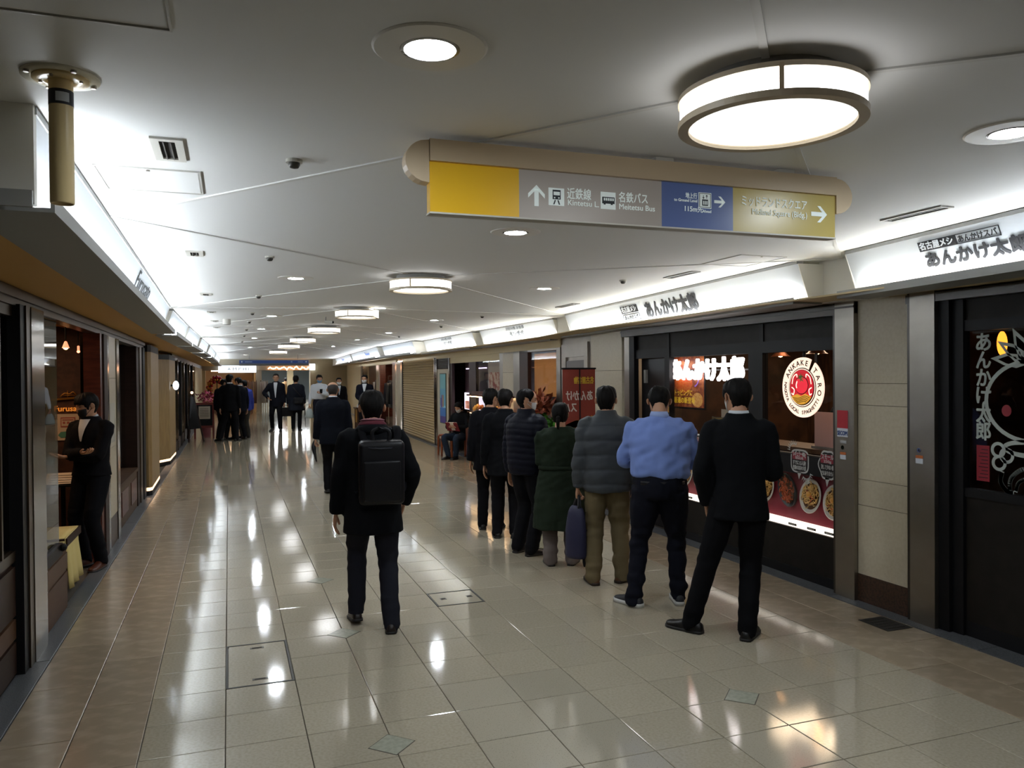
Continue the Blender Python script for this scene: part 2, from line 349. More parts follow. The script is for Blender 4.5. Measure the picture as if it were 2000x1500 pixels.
# ------------------------------------------------ sprinkler heads, smoke sensors, vents
dk = mat('sensor_dark', '#4a4843', .4, .6)
SM = [(.25, 3.2, 'left of the walking man, nearest the camera'), (.28, 5.8, 'second in the left row of small ceiling sensors'), (.30, 8.6, 'third in the left row of small ceiling sensors'), (.30, 10.9, 'fourth in the left row of small ceiling sensors'), (.3, 12.6, 'fifth in the left row of small ceiling sensors'), (.3, 14.6, 'sixth in the left row of small ceiling sensors'), (.3, 16.8, 'seventh in the left row of small ceiling sensors'), (.3, 19.5, 'eighth in the left row of small ceiling sensors'),
      (3.35, 6.35, 'on the right above the shop window sign'), (3.4, 10.7, 'right of the second drum lamp'), (3.4, 13, 'right of the third drum lamp'), (3.4, 16.5, 'right of the fourth drum lamp')]
for x, y, lab in SM:
    h = root('ceiling_sensor', (x, y, ZC), 'small dark ceiling sensor '+lab, 'sensor', 'ceiling sensors')
    MB().cyl((x, y, ZC-.012), .032, .012, 20).build('base', mat('sensor_white', '#b9b6ac', .4), h)
    MB().lathe((x, y, ZC-.012), [(.022, 0), (.023, -.01), (.016, -.02), (.001, -.023)], 16).build('dome', dk, h, True)
VT = [(-.2, 3.19, .24), (-.21, 5.8, .16), (-.21, 8.6, .16), (-.2, 10.9, .16), (-.19, 12.6, .16), (-.18, 14.2, .16)]
vn = ['nearest', 'second', 'third', 'fourth', 'fifth', 'farthest']
for i, (x, y, L) in enumerate(VT):
    h = root('ceiling_vent', (x, y, ZC), 'white framed slot vent in the ceiling by the left fascia, %s of its row' % vn[i], 'vent', 'slot vents along the left')
    f = MB(); a, b = .055, L/2+.03
    f.box(x-a, x+a, y-b, y-L/2, ZC-.008, ZC+.004).box(x-a, x+a, y+L/2, y+b, ZC-.008, ZC+.004).box(x-a, x-.027, y-L/2, y+L/2, ZC-.008, ZC+.004).box(x+.027, x+a, y-L/2, y+L/2, ZC-.008, ZC+.004); f.build('frame', mat('vent_white', '#c9c6bd', .5), h)
    MB().box(x-.028, x+.028, y-L/2, y+L/2, ZC-.001, ZC+.003).build('slot', mat('vent_dark', '#1c1b1a', .7), h)
    for q in (-.012, .012): MB().obox((x+q, y, ZC-.004), (.004, L, .012), 0).build('blade', mat('vent_blade', '#57544f', .5), h)
SL = [(3.47, 3.25, .4, 'near the hanging sign end'), (3.65, 5.86, .45, 'above the wide black lettered fascia'), (3.9, 8.84, .55, 'beyond the wide black lettered fascia')]
for x, y, L, lab in SL:
    h = root('slot_diffuser', (x, y, ZC), 'long dark slot air diffuser '+lab, 'vent', 'slot diffusers along the right')
    f = MB(); f.box(x-.045, x-.028, y-L/2, y+L/2, ZC-.008, ZC+.003).box(x+.028, x+.045, y-L/2, y+L/2, ZC-.008, ZC+.003).box(x-.028, x+.028, y-L/2, y-L/2+.015, ZC-.008, ZC+.003).box(x-.028, x+.028, y+L/2-.015, y+L/2, ZC-.008, ZC+.003).box(x-.004, x+.004, y-L/2, y+L/2, ZC-.006, ZC+.003)
    f.build('frame', mat('vent_frame_grey', '#8e8b84', .5), h)
    MB().box(x-.028, x+.028, y-L/2+.015, y+L/2-.015, ZC-.002, ZC+.002).build('slot', mat('vent_dark'), h)
HT = [(-.5, -.1, 3.5, 3.92, 'ceiling hatch outline beside the nearest left vent'), (-.75, -.12, 1.3, 2.1, 'ceiling hatch at the top left corner with a double rim'), (3.45, 3.85, 4.75, 5.25, 'ceiling hatch above the gap between the two right fascias')]
for a, b, c, d, lab in HT:
    h = root('ceiling_hatch', ((a+b)/2, (c+d)/2, ZC), 'flush white '+lab, 'hatch', 'ceiling hatches')
    MB().box(a+.012, b-.012, c+.012, d-.012, ZC-.003, ZC+.002).build('panel', white_ceiling, h)
    f = MB(); e = .006; z = ZC-.006
    f.box(a, b, c, c+e, z, ZC).box(a, b, d-e, d, z, ZC).box(a, a+e, c+e, d-e, z, ZC).box(b-e, b, c+e, d-e, z, ZC); f.build('rim', mat('hatch_line', '#c4c2bb', .5), h)
    MB().cyl(((a+b)/2, c+.03, ZC-.008), .008, .006, 12).build('latch', steel, h)
h = root('ceiling_speaker', (.0, 12.2, ZC), 'small white cylinder hanging from the ceiling in the left vent row', 'speaker')
MB().cyl((-.02, 12.2, ZC-.08), .055, .08, 24).build('body', mat('vent_white'), h); MB().cyl((-.02, 12.2, ZC-.085), .045, .005, 24).build('grille', mat('grey_paint'), h)
for x, y, lab in ((1.3, 11.4, 'left of the fourth drum lamp'),):
    h = root('ceiling_camera', (x, y, ZC), 'small white surveillance camera on a short stem '+lab, 'camera')
    MB().cyl((x, y, ZC-.07), .008, .07, 10).build('stem', mat('grey_paint'), h); MB().tube([(x-.01, y, ZC-.075), (x+.09, y-.04, ZC-.08)], [.022, .026], 14, ref=(0, 0, 1)).build('body', mat('vent_white'), h); MB().ball((x+.092, y-.042, ZC-.08), .018, 10).build('lens', black_m, h)
# ------------------------------------------------ cream pole by the left fascia
px, py = -.435, 2.52
h = root('ceiling_pole', (px, py, ZC), 'cream cylindrical pole hanging from a round bolted flange by the left fascia', 'pole')
cream = mat('cream_enamel', '#eed59c', .35)
MB().lathe((px, py, ZC), [(.1, 0), (.1, -.006), (.03, -.007), (.03, 0)], 40, closed=True).build('ceiling_plate', mat('flange_white', '#efe8d0', .4), h, True)
MB().lathe((px, py, ZC), [(.072, -.006), (.072, -.013), (.034, -.015), (.034, -.006)], 40, closed=True).build('flange', cream, h, True)
MB().lathe((px, py, ZC), [(.031, -.01), (.031, -.355), (.029, -.358), (.026, -.358), (.026, -.3), (.001, -.3)], 32).build('tube', cream, h, True)
MB().lathe((px, py, ZC), [(.0316, -.043), (.0316, -.085)], 32).build('label_band', mat('label_black', '#23242a', .5), h, True)
k = MB(); R0 = .0325
for i in range(7):
    a0 = math.radians(-105+i*9); a1 = math.radians(-96+i*9)
    k.add([(px+R0*math.cos(a0), py+R0*math.sin(a0), ZC-.078), (px+R0*math.cos(a1), py+R0*math.sin(a1), ZC-.078), (px+R0*math.cos(a1), py+R0*math.sin(a1), ZC-.052), (px+R0*math.cos(a0), py+R0*math.sin(a0), ZC-.052)], [(0, 1, 2, 3)])
k.build('label', mat('label_white', '#c9ced2', .5), h)
for i in range(4):
    a = math.radians(30+90*i); MB().cyl((px+.088*math.cos(a), py+.088*math.sin(a), ZC-.013), .008, .009, 6).build('bolt', steel, h)
for i in range(4):
    a = math.radians(75+90*i); MB().cyl((px+.055*math.cos(a), py+.055*math.sin(a), ZC-.019), .005, .006, 6).build('bolt', steel, h)

# ================================================================== hanging direction sign
Y0 = 2.70
h = root('direction_sign', (1.56, Y0, ZC), 'long hanging direction sign with yellow, grey, blue and olive panels', 'sign')
bz0, bz1, x0, x1 = 2.456, 2.532, .672, 2.448
MB().box(x0, x1, Y0, Y0+.07, bz0, bz1).build('beam', beige_metal, h)
for sx, lab in ((-1, 'left'), (1, 'right')):
    xe = x0 if sx < 0 else x1; z_ = bz1-.075; pf = [(0, .075), (0, -.075)]+[(sx*.085*math.cos(a), .075*math.sin(a)) for a in [math.radians(-70+14*i) for i in range(11)]]
    MB().prism(pf if sx > 0 else pf, lambda u, v, q: (xe+sx*.002+u, Y0+.006+q, bz1-.078+v), .058).build('end_cap', beige_metal, h)
for x in (1.62, 2.2): MB().box(x-.04, x+.04, Y0+.015, Y0+.055, bz1, ZC).build('hanger', mat('vent_white'), h)
z0, z1 = 2.278, 2.454
pan = [(.673, 1.007, '#d0a41c'), (1.007, 1.602, '#99928a'), (1.602, 1.932, '#50618f'), (1.932, 2.447, '#a8974f')]
pn = ['yellow_panel', 'grey_panel', 'blue_panel', 'olive_panel']
PAN = []
for (a, b, c), n_ in zip(pan, pn): PAN.append(MB().box(a, b, Y0+.012, Y0+.058, z0, z1).build(n_, mat(n_, c, .3, emit=c, es=.12), h, label=n_.replace('_', ' ')))
MB().box(.671, 2.449, Y0+.008, Y0+.062, z0-.006, z0).build('bottom_rail', mat('vent_white'), h)
wl = mat('sign_print_white', '#dfe9e6', .5, emit='#dfe9e6', es=.15); yf = Y0+.011
def pl(n_, polys, m, par=h, y=yf, d=-.0015):
    k = MB()
    for p in polys: k.prism(p, lambda u, v, q: (u, y+q, v), d)
    return k.build(n_, m, par)
def arrow(cx, cz, s, ang):
    P = []
    for seg in ([(0, -.5), (.11, -.5), (.11, .3), (-.11, .3), (-.11, -.5)][1:], [(0, .5), (-.42, .08), (-.42, -.12), (0, .3)], [(0, .5), (0, .3), (.42, -.12), (.42, .08)]):
        P.append([(cx+s*(u*math.cos(ang)-v*math.sin(ang)), cz+s*(u*math.sin(ang)+v*math.cos(ang))) for u, v in seg])
    return P
X, Z = (1, 0, 0), (0, 0, 1)
pl('up_arrow', arrow(1.075, 2.362, .078, 0), wl, PAN[1])
def rect(a, b, c, d): return [(a, c), (b, c), (b, d), (a, d)]
bkp = mat('sign_print_black', '#1e2a30', .5)
pl('train_symbol', [rect(1.123, 1.186, 2.330, 2.395)], wl, PAN[1])
pl('train_symbol_print', [rect(1.139, 1.171, 2.353, 2.388), [(1.141, 2.334), (1.146, 2.334), (1.152, 2.35), (1.147, 2.35)], [(1.169, 2.334), (1.164, 2.334), (1.158, 2.35), (1.163, 2.35)]], bkp, PAN[1], yf-.0016, -.001)
pl('train_symbol_glazing', [rect(1.1425, 1.1675, 2.368, 2.381), rect(1.144, 1.149, 2.356, 2.361), rect(1.161, 1.166, 2.356, 2.361)], wl, PAN[1], yf-.0027, -.0008)
pl('bus_symbol', [rect(1.337, 1.400, 2.330, 2.395)], wl, PAN[1])
pl('bus_symbol_print', [rect(1.343, 1.395, 2.351, 2.376), rect(1.349, 1.357, 2.347, 2.352), rect(1.379, 1.387, 2.347, 2.352)], bkp, PAN[1], yf-.0016, -.001)
pl('bus_symbol_glazing', [rect(1.349+.009*i, 1.355+.009*i, 2.362, 2.372) for i in range(5)], wl, PAN[1], yf-.0027, -.0008)
ty = yf-.0015
text('近鉄線', .045, wl, PAN[1], (1.197, ty, 2.362), X, Z, 'lettering', .0006, .0004, .098, 'LEFT')
text('Kintetsu L.', .030, wl, PAN[1], (1.199, ty, 2.335), X, Z, 'lettering', .0006, .0002, .128, 'LEFT')
text('名鉄バス', .043, wl, PAN[1], (1.412, ty, 2.364), X, Z, 'lettering', .0006, .0004, .125, 'LEFT')
text('Meitetsu Bus', .030, wl, PAN[1], (1.413, ty, 2.334), X, Z, 'lettering', .0006, .0002, .155, 'LEFT')
text('地上行', .024, wl, PAN[2], (1.762, ty, 2.398), X, Z, 'lettering', .0006, .0003, .052, 'RIGHT')
text('to Ground Level', .016, wl, PAN[2], (1.763, ty, 2.382), X, Z, 'lettering', .0006, .0003, .105, 'RIGHT')
text('115m先', .028, wl, PAN[2], (1.700, ty, 2.345), X, Z, 'lettering', .0006, .0004, .083, 'LEFT')
text('Ahead', .016, wl, PAN[2], (1.787, ty, 2.344), X, Z, 'lettering', .0006, .0002, .04, 'LEFT')
pl('lift_symbol', [rect(1.769, 1.828, 2.361, 2.423)], wl, PAN[2])
pl('lift_symbol_print', [rect(1.772, 1.825, 2.364, 2.366), rect(1.772, 1.825, 2.418, 2.420), rect(1.772, 1.774, 2.366, 2.418), rect(1.823, 1.825, 2.366, 2.418), rect(1.785, 1.812, 2.371, 2.396), rect(1.79, 1.792, 2.4, 2.412), rect(1.805, 1.807, 2.4, 2.412), [(1.786, 2.404), (1.791, 2.398), (1.796, 2.404)], [(1.801, 2.409), (1.806, 2.415), (1.811, 2.409)]], bkp, PAN[2], yf-.0016, -.001)
pl('lift_symbol_people', [rect(1.789+.0075*i, 1.793+.0075*i, 2.375, 2.390) for i in range(3)], wl, PAN[2], yf-.0027, -.0008)
pl('right_arrow', arrow(1.868, 2.391, .052, -PI/2), wl, PAN[2])
text('ミッドランドスクエア', .046, wl, PAN[3], (2.300, ty, 2.388), X, Z, 'lettering', .0006, .0004, .325, 'RIGHT')
text('Midland Square (Bldg.)', .034, wl, PAN[3], (2.300, ty, 2.352), X, Z, 'lettering', .0006, .0002, .275, 'RIGHT')
pl('right_arrow', arrow(2.362, 2.372, .082, -PI/2), wl, PAN[3])
# ================================================================== lit fascia boxes (white panel above a trough with a tube light)
def fascia(name, a, b, side, lab, near_end=True, ztop=ZC-.004):
    """a,b: plan of the panel's top edge, near to far; side -1 left wall, +1 right wall"""
    d = Vector((b[0]-a[0], b[1]-a[1])); L = d.length; d.normalize()
    nin = Vector((d.y, -d.x))*side                      # towards the wall
    if nin.x*side < 0: nin = -nin
    P = lambda s, o, z: (a[0]+d.x*s+nin.x*o, a[1]+d.y*s+nin.y*o, z)
    h = root(name, (a[0], a[1], ZC), lab, 'sign', 'lit fascia signs')
    def slab(n_, s0, s1, sec, m, k=None):
        q = [P(s0, o, z) for o, z in sec]+[P(s1, o, z) for o, z in sec]; n = len(sec)
        MB().add(q, [tuple(range(n-1, -1, -1)), tuple(range(n, 2*n))]+[(i, (i+1) % n, n+(i+1) % n, n+i) for i in range(n)]).build(n_, m, h)
    slab('lit_panel', 0, L, [(0, ztop-.02), (.10, 2.27), (.13, 2.27), (.03, ztop-.02)], sign_white)
    slab('top_rail', 0, L, [(-.006, ztop-.022), (-.006, ztop), (.05, ztop), (.05, ztop-.022)], mat('rail_grey', '#8b8b89', .5))
    slab('lip', -.02, L+.02, [(-.055, 2.218), (-.055, 2.268), (-.043, 2.268), (-.043, 2.232), (.2, 2.232), (.2, 2.218)], lip_grey)
    slab('end_panel', -.008, 0, [(0, ztop-.02), (.10, 2.232), (.45, 2.232), (.45, ztop-.02)], mat('end_cream', '#dbd9d1', .5))
    slab('end_panel', L, L+.008, [(0, ztop-.02), (.10, 2.232), (.45, 2.232), (.45, ztop-.02)], mat('end_cream'))
    slab('tube_light', .08, L-.08, [(.022, 2.255), (.046, 2.255), (.046, 2.275), (.022, 2.275)], tube_m if side < 0 else tube_r)
    tilt = Vector((-nin.x*.1, -nin.y*.1, .256)).normalized()
    h['L'] = L
    return h, P, Vector((d.x, d.y, 0)), tilt, L
def fascia_text(F, s, z, txt, size, m, width, off=.002, align='CENTER', flip=False, out=.006):
    h, P, d, up_, L = F
    t = (2.526-z)/.256
    ux = -d if flip else d
    panel = [c for c in h.children if c.name.startswith('lit_panel')][0]
    return text(txt, size, m, panel, P(s, .1*t-out, z), ux, up_, 'lettering', .0012, off, width, align)
# right side: reading direction runs from far to near
FR = []
RS = [((3.70, 1.4), (4.06, 4.4), 'near right white lit fascia with two lines of black lettering'), ((4.05, 4.88), (4.42, 10.1), 'long white lit fascia with bold black lettering over the dark shop window'),
      ((4.55, 10.85), (4.43, 14.1), 'white lit fascia with small lettering over the cafe, nearer of two'), ((4.40, 14.5), (4.37, 18.4), 'white lit fascia with small lettering, over the blue poster and cafe end'),
      ((4.12, 18.5), (4.06, 22.1), 'plain white lit fascia over the rolled down shutter'), ((3.97, 22.4), (4.28, 29.6), 'white lit fascia with small blue lettering over the clothing shop'), ((4.3, 30), (4.75, 38.6), 'farthest white lit fascia on the right')]
for a, b, lab in RS: FR.append(fascia('lit_fascia', a, b, 1, lab))
def box_print(F, s, z, w_, hgt, m, frame=False):
    h, P, d, up_, L = F; n = 4
    panel = [c for c in h.children if c.name.startswith('lit_panel')][0]
    def q(u, v, o): t = (2.526-(z+v*up_.z))/.256; return P(s+u, .1*t-o, z+v*up_.z)
    k = MB()
    rs = [(-w_/2, w_/2, -hgt/2, hgt/2)] if not frame else [(-w_/2, w_/2, -hgt/2, -hgt/2+.004), (-w_/2, w_/2, hgt/2-.004, hgt/2), (-w_/2, -w_/2+.004, -hgt/2, hgt/2), (w_/2-.004, w_/2, -hgt/2, hgt/2)]
    for a, b, c, e in rs: k.hexa([q(a, c, -.001), q(b, c, -.001), q(b, e, -.001), q(a, e, -.001), q(a, c, .005), q(b, c, .005), q(b, e, .005), q(a, e, .005)])
    k.build('printed_box', m, panel)
# positions along each panel were read from the photograph
A = FR[0]; LA = A[4]
sA = lambda y: (y-1.4)/(4.4-1.4)*LA
fascia_text(A, sA(3.34), 2.345, 'あんかけ太郎', .1, ink, .72, .0045, flip=True)
box_print(A, sA(3.58), 2.465, .29, .06, ink); fascia_text(A, sA(3.58), 2.448, '名古屋メシ', .05, sign_white, .26, .0015, flip=True, out=.009)
box_print(A, sA(3.28), 2.465, .31, .06, ink, True); fascia_text(A, sA(3.28), 2.448, 'あんかけスパ', .045, ink, .27, .001, flip=True)
B = FR[1]; sB = lambda y: (y-4.88)/(10.1-4.88)*B[4]
fascia_text(B, sB(7.05), 2.33, 'あんかけ太郎', .19, ink, 1.12, .009, flip=True)
box_print(B, sB(8.02), 2.442, .44, .085, ink); fascia_text(B, sB(8.02), 2.417, '名古屋メシ', .075, sign_white, .38, .002, flip=True, out=.009)
box_print(B, sB(8.02), 2.352, .44, .075, ink, True); fascia_text(B, sB(8.02), 2.33, 'あんかけスパ', .06, ink, .36, .001, flip=True)
gtx = mat('grey_lettering', '#6f747b', .6); btx = mat('blue_lettering', '#5a72b0', .6)
fascia_text(FR[2], 1.55, 2.35, 'タンポポ', .11, gtx, .62, .002, flip=True); fascia_text(FR[2], 1.55, 2.47, 'お好み焼 お食事', .06, gtx, .8, .0005, flip=True)
fascia_text(FR[3], 1.9, 2.35, 'タンポポ', .11, gtx, .62, .002, flip=True); fascia_text(FR[3], 1.9, 2.47, 'お好み焼 お食事', .06, gtx, .8, .0005, flip=True)
fascia_text(FR[5], 2.6, 2.36, 'Flamingo', .17, btx, 1.1, .002, flip=True); fascia_text(FR[6], 3.6, 2.36, 'Flamingo', .17, btx, 1.1, .002, flip=True)
LS = [((-.56, 2.82), (-.645, 10.1), 'long white lit fascia at left with thin script lettering'), ((-.64, 10.55), (-.61, 13.85), 'second white lit fascia on the left'), ((-.6, 14.05), (-.54, 17.4), 'third white lit fascia on the left'),
      ((-.53, 18.0), (-.47, 21.4), 'fourth white lit fascia on the left'), ((-.46, 22.2), (-.4, 28.2), 'fifth white lit fascia on the left'), ((-.4, 28.8), (-.36, 38.4), 'farthest white lit fascia on the left')]
FL = [fascia('lit_fascia', a, b, -1, lab) for a, b, lab in LS]
fascia_text(FL[0], 4.2, 2.375, 'Furusato', .2, ink, 1.15, 0)
# soffits between fascia lip and wall, and recess panels between the fascia boxes
def soffit(poly, z, m, n_):
    k = MB(); k.prism(poly, lambda u, v, q: (u, v, z+q), .012); o = k.build(n_, m); tag(o, kind='structure'); return o
soffit([(-.74, 2.75), (-.82, 10.4), (-.8, 14), (-.74, 18), (-.66, 24), (-.56, 38.6), (-1.6, 38.6), (-1.6, 2.75)], 2.226, ochre, 'trim_1')
k = MB()
for a, b in zip(RW, RW[1:]): k.hexa([(a[0]-.45, a[1], 2.236), (a[0]+.4, a[1], 2.236), (b[0]+.4, b[1], 2.236), (b[0]-.45, b[1], 2.236), (a[0]-.45, a[1], 2.248), (a[0]+.4, a[1], 2.248), (b[0]+.4, b[1], 2.248), (b[0]-.45, b[1], 2.248)])
tag(k.build('trim_2', cream_paint), kind='structure')
k = MB(); k.box(4.27, 4.5, 4.38, 4.9, 2.232, ZC); tag(k.build('trim_3', mat('end_cream')), kind='structure')
k = MB().wall((4.62, 10.0), (4.72, 39), 2.24, ZC, .3); k.wall((4.45, 1), (4.5, 10), 2.24, ZC, .3); tag(k.build('wall_right_upper', mat('end_cream')), kind='structure')
k = MB().wall((-.75, 2.85), (-.72, 38.6), 2.236, ZC, -.5); tag(k.build('wall_left_upper', mat('end_cream')), kind='structure')
k = MB().box(-7, -.56, 2.80, 2.84, 2.24, ZC); tag(k.build('wall_left_return', mat('end_cream')), kind='structure')
# grey lip that turns the corner at the near left end
k = MB().box(-7, -.55, 2.72, 2.735, 2.218, 2.268); k.box(-7, -.72, 2.735, 2.76, 2.2155, 2.2255); tag(k.build('trim_4', lip_grey), kind='structure')

# ================================================================== shell behind the camera and beyond the view
shell = mat('shell_wall', '#9b907a', .6)
tag(MB().box(-7, 8.5, -6.1, -6, 0, ZC).build('wall_back', shell), kind='structure')
tag(MB().box(-7.1, -7, -6, 40, 0, ZC).build('wall_far_left', mat('shop_dark', '#1d1714', .7)), kind='structure')
tag(MB().box(8.5, 8.6, -6, 40, 0, ZC).build('wall_far_right', mat('shop_dark')), kind='structure')
tag(MB().box(4.5, 8.5, 1.0, 1.1, 0, ZC).build('wall_right_return', shell), kind='structure')
tag(MB().box(-7, -1.3, 2.86, 2.96, 0, 2.24).build('wall_left_front', wood_dark), kind='structure')

# ================================================================== LEFT SIDE
WX = -1.14
# header rail over all the left shopfronts
k = MB().box(WX-.1, WX-.0, 2.96, 12.4, 2.12, 2.226); k.box(WX-.08, WX+.02, 2.96, 12.4, 2.16, 2.2); tag(k.build('trim_5', mat('bronze_rail', '#4a3c2c', .35, .7)), kind='structure')
# window 1 with wooden dado
w1 = root('window_1', (WX, 4.1, 0), kind='structure')
MB().box(WX-.06, WX-.048, 2.98, 5.2, .72, 2.12).build('pane', glass('mirror_glass', (.55, .55, .5, 1), 2.2), w1)
k = MB().box(WX-.08, WX-.02, 2.96, 5.2, .66, .72); k.box(WX-.08, WX-.02, 2.96, 5.2, 2.06, 2.12); k.box(WX-.08, WX-.02, 4.92, 4.95, .72, 2.06); k.build('window_frame', mat('bronze_rail'), w1)
k = MB().box(WX-.2, WX-.04, 2.96, 5.2, .0, .66); k.build('dado', wood_dark, w1)
for z0, z1, m in ((.02, .2, wood_dark), (.22, .33, wood_mid), (.35, .63, wood_dark)): MB().box(WX-.05, WX-.02, 2.96, 5.19, z0, z1).build('dado_board', m, w1)
# black post, steel strip, sidelight
p = root('trim_6', (WX, 5.3, 0), kind='structure')
MB().box(WX-.2, WX+.02, 5.2, 5.30, 0, 2.13).build('black_post', black_m, p)
MB().box(WX-.2, WX+.03, 5.30, 5.40, 0, 2.13).build('bronze_post', mat('bronze_rail'), p)
MB().box(WX-.2, WX+.035, 5.40, 5.74, 0, 2.13).build('steel_strip', mat('polished_steel', '#857e73', .14, 1.0), p)
w2 = root('window_2', (WX, 6, 0), kind='structure')
MB().box(WX-.03, WX-.02, 5.74, 6.42, .52, 2.12).build('pane', glass('mirror_glass', (.55, .55, .5, 1), 2.2), w2)
MB().box(WX-.05, WX-.0, 5.74, 6.44, .44, .52).build('bottom_rail', black_m, w2)
MB().ball((WX+.015, 6.36, .50), .028, 12).build('knob', black_m, w2)
MB().box(WX-.2, WX-.01, 5.74, 6.62, 0, .44).build('dado', wood_mid, w2)
MB().box(WX-.012, WX-.0, 5.76, 6.6, .3, .42).build('dado_board', mat('dado_light', '#523c28', .5, spec=.2), w2); MB().box(WX-.012, WX-.002, 5.76, 6.6, .02, .28).build('dado_board', wood_mid, w2)
# jamb and pier right of the doorway
j = root('door_1', (WX, 8.3, 0), kind='structure')
MB().box(WX-.12, WX+.02, 8.17, 8.30, 0, 2.12).build('jamb', mahogany, j); MB().box(WX-.1, WX+.035, 8.30, 8.52, 0, 2.12).build('jamb_outer', wood_dark, j)
pr = root('wall_left_pier', (WX, 9, 0), kind='structure')
MB().box(WX-.2, WX+.03, 8.52, 8.66, 0, 2.12).build('steel_strip', mat('polished_steel'), pr)
for z0, z1, m in ((0, .3, brown_stone), (.303, 1.0, cream_stone), (1.003, 1.7, cream_stone), (1.703, 2.12, cream_stone)): MB().box(WX-.2, WX+.02, 8.67, 9.22, z0, z1).build('stone_panel', m, pr)
MB().box(WX-.2, WX+.03, 9.23, 9.42, 0, 2.12).build('steel_strip', mat('polished_steel'), pr)
MB().box(WX+.021, WX+.023, 8.75, 9.1, 1.05, 1.45).build('notice', mat('notice_paper', '#b7b3a6', .6), pr)
# window 3, recessed, dark blinds
w3 = root('window_3', (WX, 10.4, 0), kind='structure')
MB().box(WX-.16, WX-.15, 9.42, 11.5, .52, 2.12).build('pane', clear, w3)
k = MB()
for i in range(12): k.tube([(WX-.24, 9.5+i*.17, .55), (WX-.24, 9.5+i*.17, 2.08)], [.055, .055], 8)
k.build('curtain', mat('dark_curtain', '#26241f', .8), w3, True)
MB().box(WX-.3, WX-.02, 9.42, 11.5, 0, .48).build('dado', mat('dado_light'), w3); MB().box(WX-.3, WX-.0, 9.42, 11.5, .48, .52).build('sill', wood_mid, w3)
for y in (9.9, 10.8): MB().box(WX-.025, WX-.012, y, y+.6, .12, .4).build('dado_board', mahogany, w3)
p = root('trim_7', (WX, 12, 0), kind='structure')
for i, m in enumerate((wood_dark, mat('bronze_rail'), black_m)): MB().box(WX-.3, WX-.01+.012*i, 11.5+.3*i, 11.79+.3*i, 0, 2.13).build('post', m, p)
# two beige clad columns with a lit plinth strip
col_m = mat('beige_cladding', '#93784c', .5, noise_=((30, 30, 4), '#876c42', .4, .6)); strip = mat('plinth_strip', '#ffffff', .5, emit='#ffcfa0', es=1.5)
def clad_column(n_, pts, z1):
    c = root(n_, (pts[0][0], pts[0][1], 0), kind='structure')
    for (a, b) in zip(pts, pts[1:]):
        MB().wall(a, b, .12, z1, -.05).build('cladding_panel', col_m, c)
        MB().wall(a, b, .075, .118, -.05).build('light_strip', strip, c)
        MB().wall(a, b, 0, .07, -.05).build('plinth', black_m, c)
    cap = MB(); cap.prism(pts+[(pts[-1][0]-.6, pts[-1][1]), (pts[0][0]-.3, pts[0][1])], lambda u, v, q: (u, v, z1+q), .1); cap.build('cap', black_m, c); return c
clad_column('wall_column', [(-1.45, 12.45), (-1.10, 12.45), (-1.06, 12.52), (-1.07, 13.95)], 2.08)
clad_column('wall_column_far', [(-1.75, 16.6), (-1.27, 16.5), (-1.10, 16.85), (-1.08, 18.3)], 2.06)
h = root('lit_sign', (-1.03, 17.2, 1.55), 'small round glowing white sign on the far beige column', 'sign')
MB().box(-1.1, -1.03, 17.13, 17.17, 1.53, 1.57).build('bracket', black_m, h); k = MB(); k.lathe((0, 0, 0), [(.001, -.02), (.07, -.02), (.07, .02), (.001, .02)], 24); k.v = [(-1.0+y*.8, 17.15+z, 1.55+x*1.3) for x, y, z in k.v]; k.build('disc', mat('white_lit', '#fff', .5, emit='#e8f4ff', es=1.6), h, True)
# glass shop fronts beyond
fs = root('window_4', (WX, 22, 0), kind='structure')
ys = [18.4, 20.0, 21.4, 22.8, 24.4, 26, 28, 30.5]
for i, (a, b) in enumerate(zip(ys, ys[1:])):
    MB().box(WX-.03, WX-.02, a+.12, b, .25, 2.1).build('pane', clear, fs)
    MB().box(WX-.06, WX+.02, a, a+.12, 0, 2.13).build('mullion', mat('polished_steel') if i % 2 else black_m, fs)
    MB().box(WX-.06, WX, a+.12, b, 0, .25).build('bottom_rail', wood_dark, fs)
    MB().box(WX-.8, WX-.75, a+.2, b-.1, .3, 1.9).build('display', [mahogany, wood_mid, cream_paint][i % 3], fs)
tag(MB().box(WX-.1, WX, 18.4, 38.8, 2.1, 2.226).build('trim_8', mat('bronze_rail')), kind='structure')
tag(MB().box(WX-.2, WX, 30.5, 38.8, 0, 2.1).build('wall_left', cream_paint), kind='structure')
# interior of the left restaurant
tag(MB().box(-4.5, -1.3, 9.25, 9.35, 0, 2.3).build('wall_restaurant', mat('red_brown_wall', '#47281a', .6, noise_=(14, '#331a10', .4, .6))), kind='structure')
tag(MB().box(-4.5, -4.4, 2.96, 9.3, 0, 2.3).build('wall_restaurant_side', mat('red_brown_wall')), kind='structure')
tag(MB().box(-4.5, WX-.1, 2.96, 9.3, 2.24, 2.3).build('ceiling_restaurant', ochre), kind='structure')
tag(MB().box(-5.2, WX-.13, 9.4, 38.8, 0.0, .02).build('floor_shops', mat('shop_dark')), kind='structure')
tag(MB().box(-2.6, -2.5, 9.4, 38.8, 0, 2.3).build('wall_shops_left', mat('dim_brown', '#3a2a1e', .7)), kind='structure')
warm = mat('warm_lamp', '#ffd9a8', .5, emit='#ffb36b', es=14); red = mat('red_lamp', '#ff9a80', .5, emit='#ff7a55', es=5)
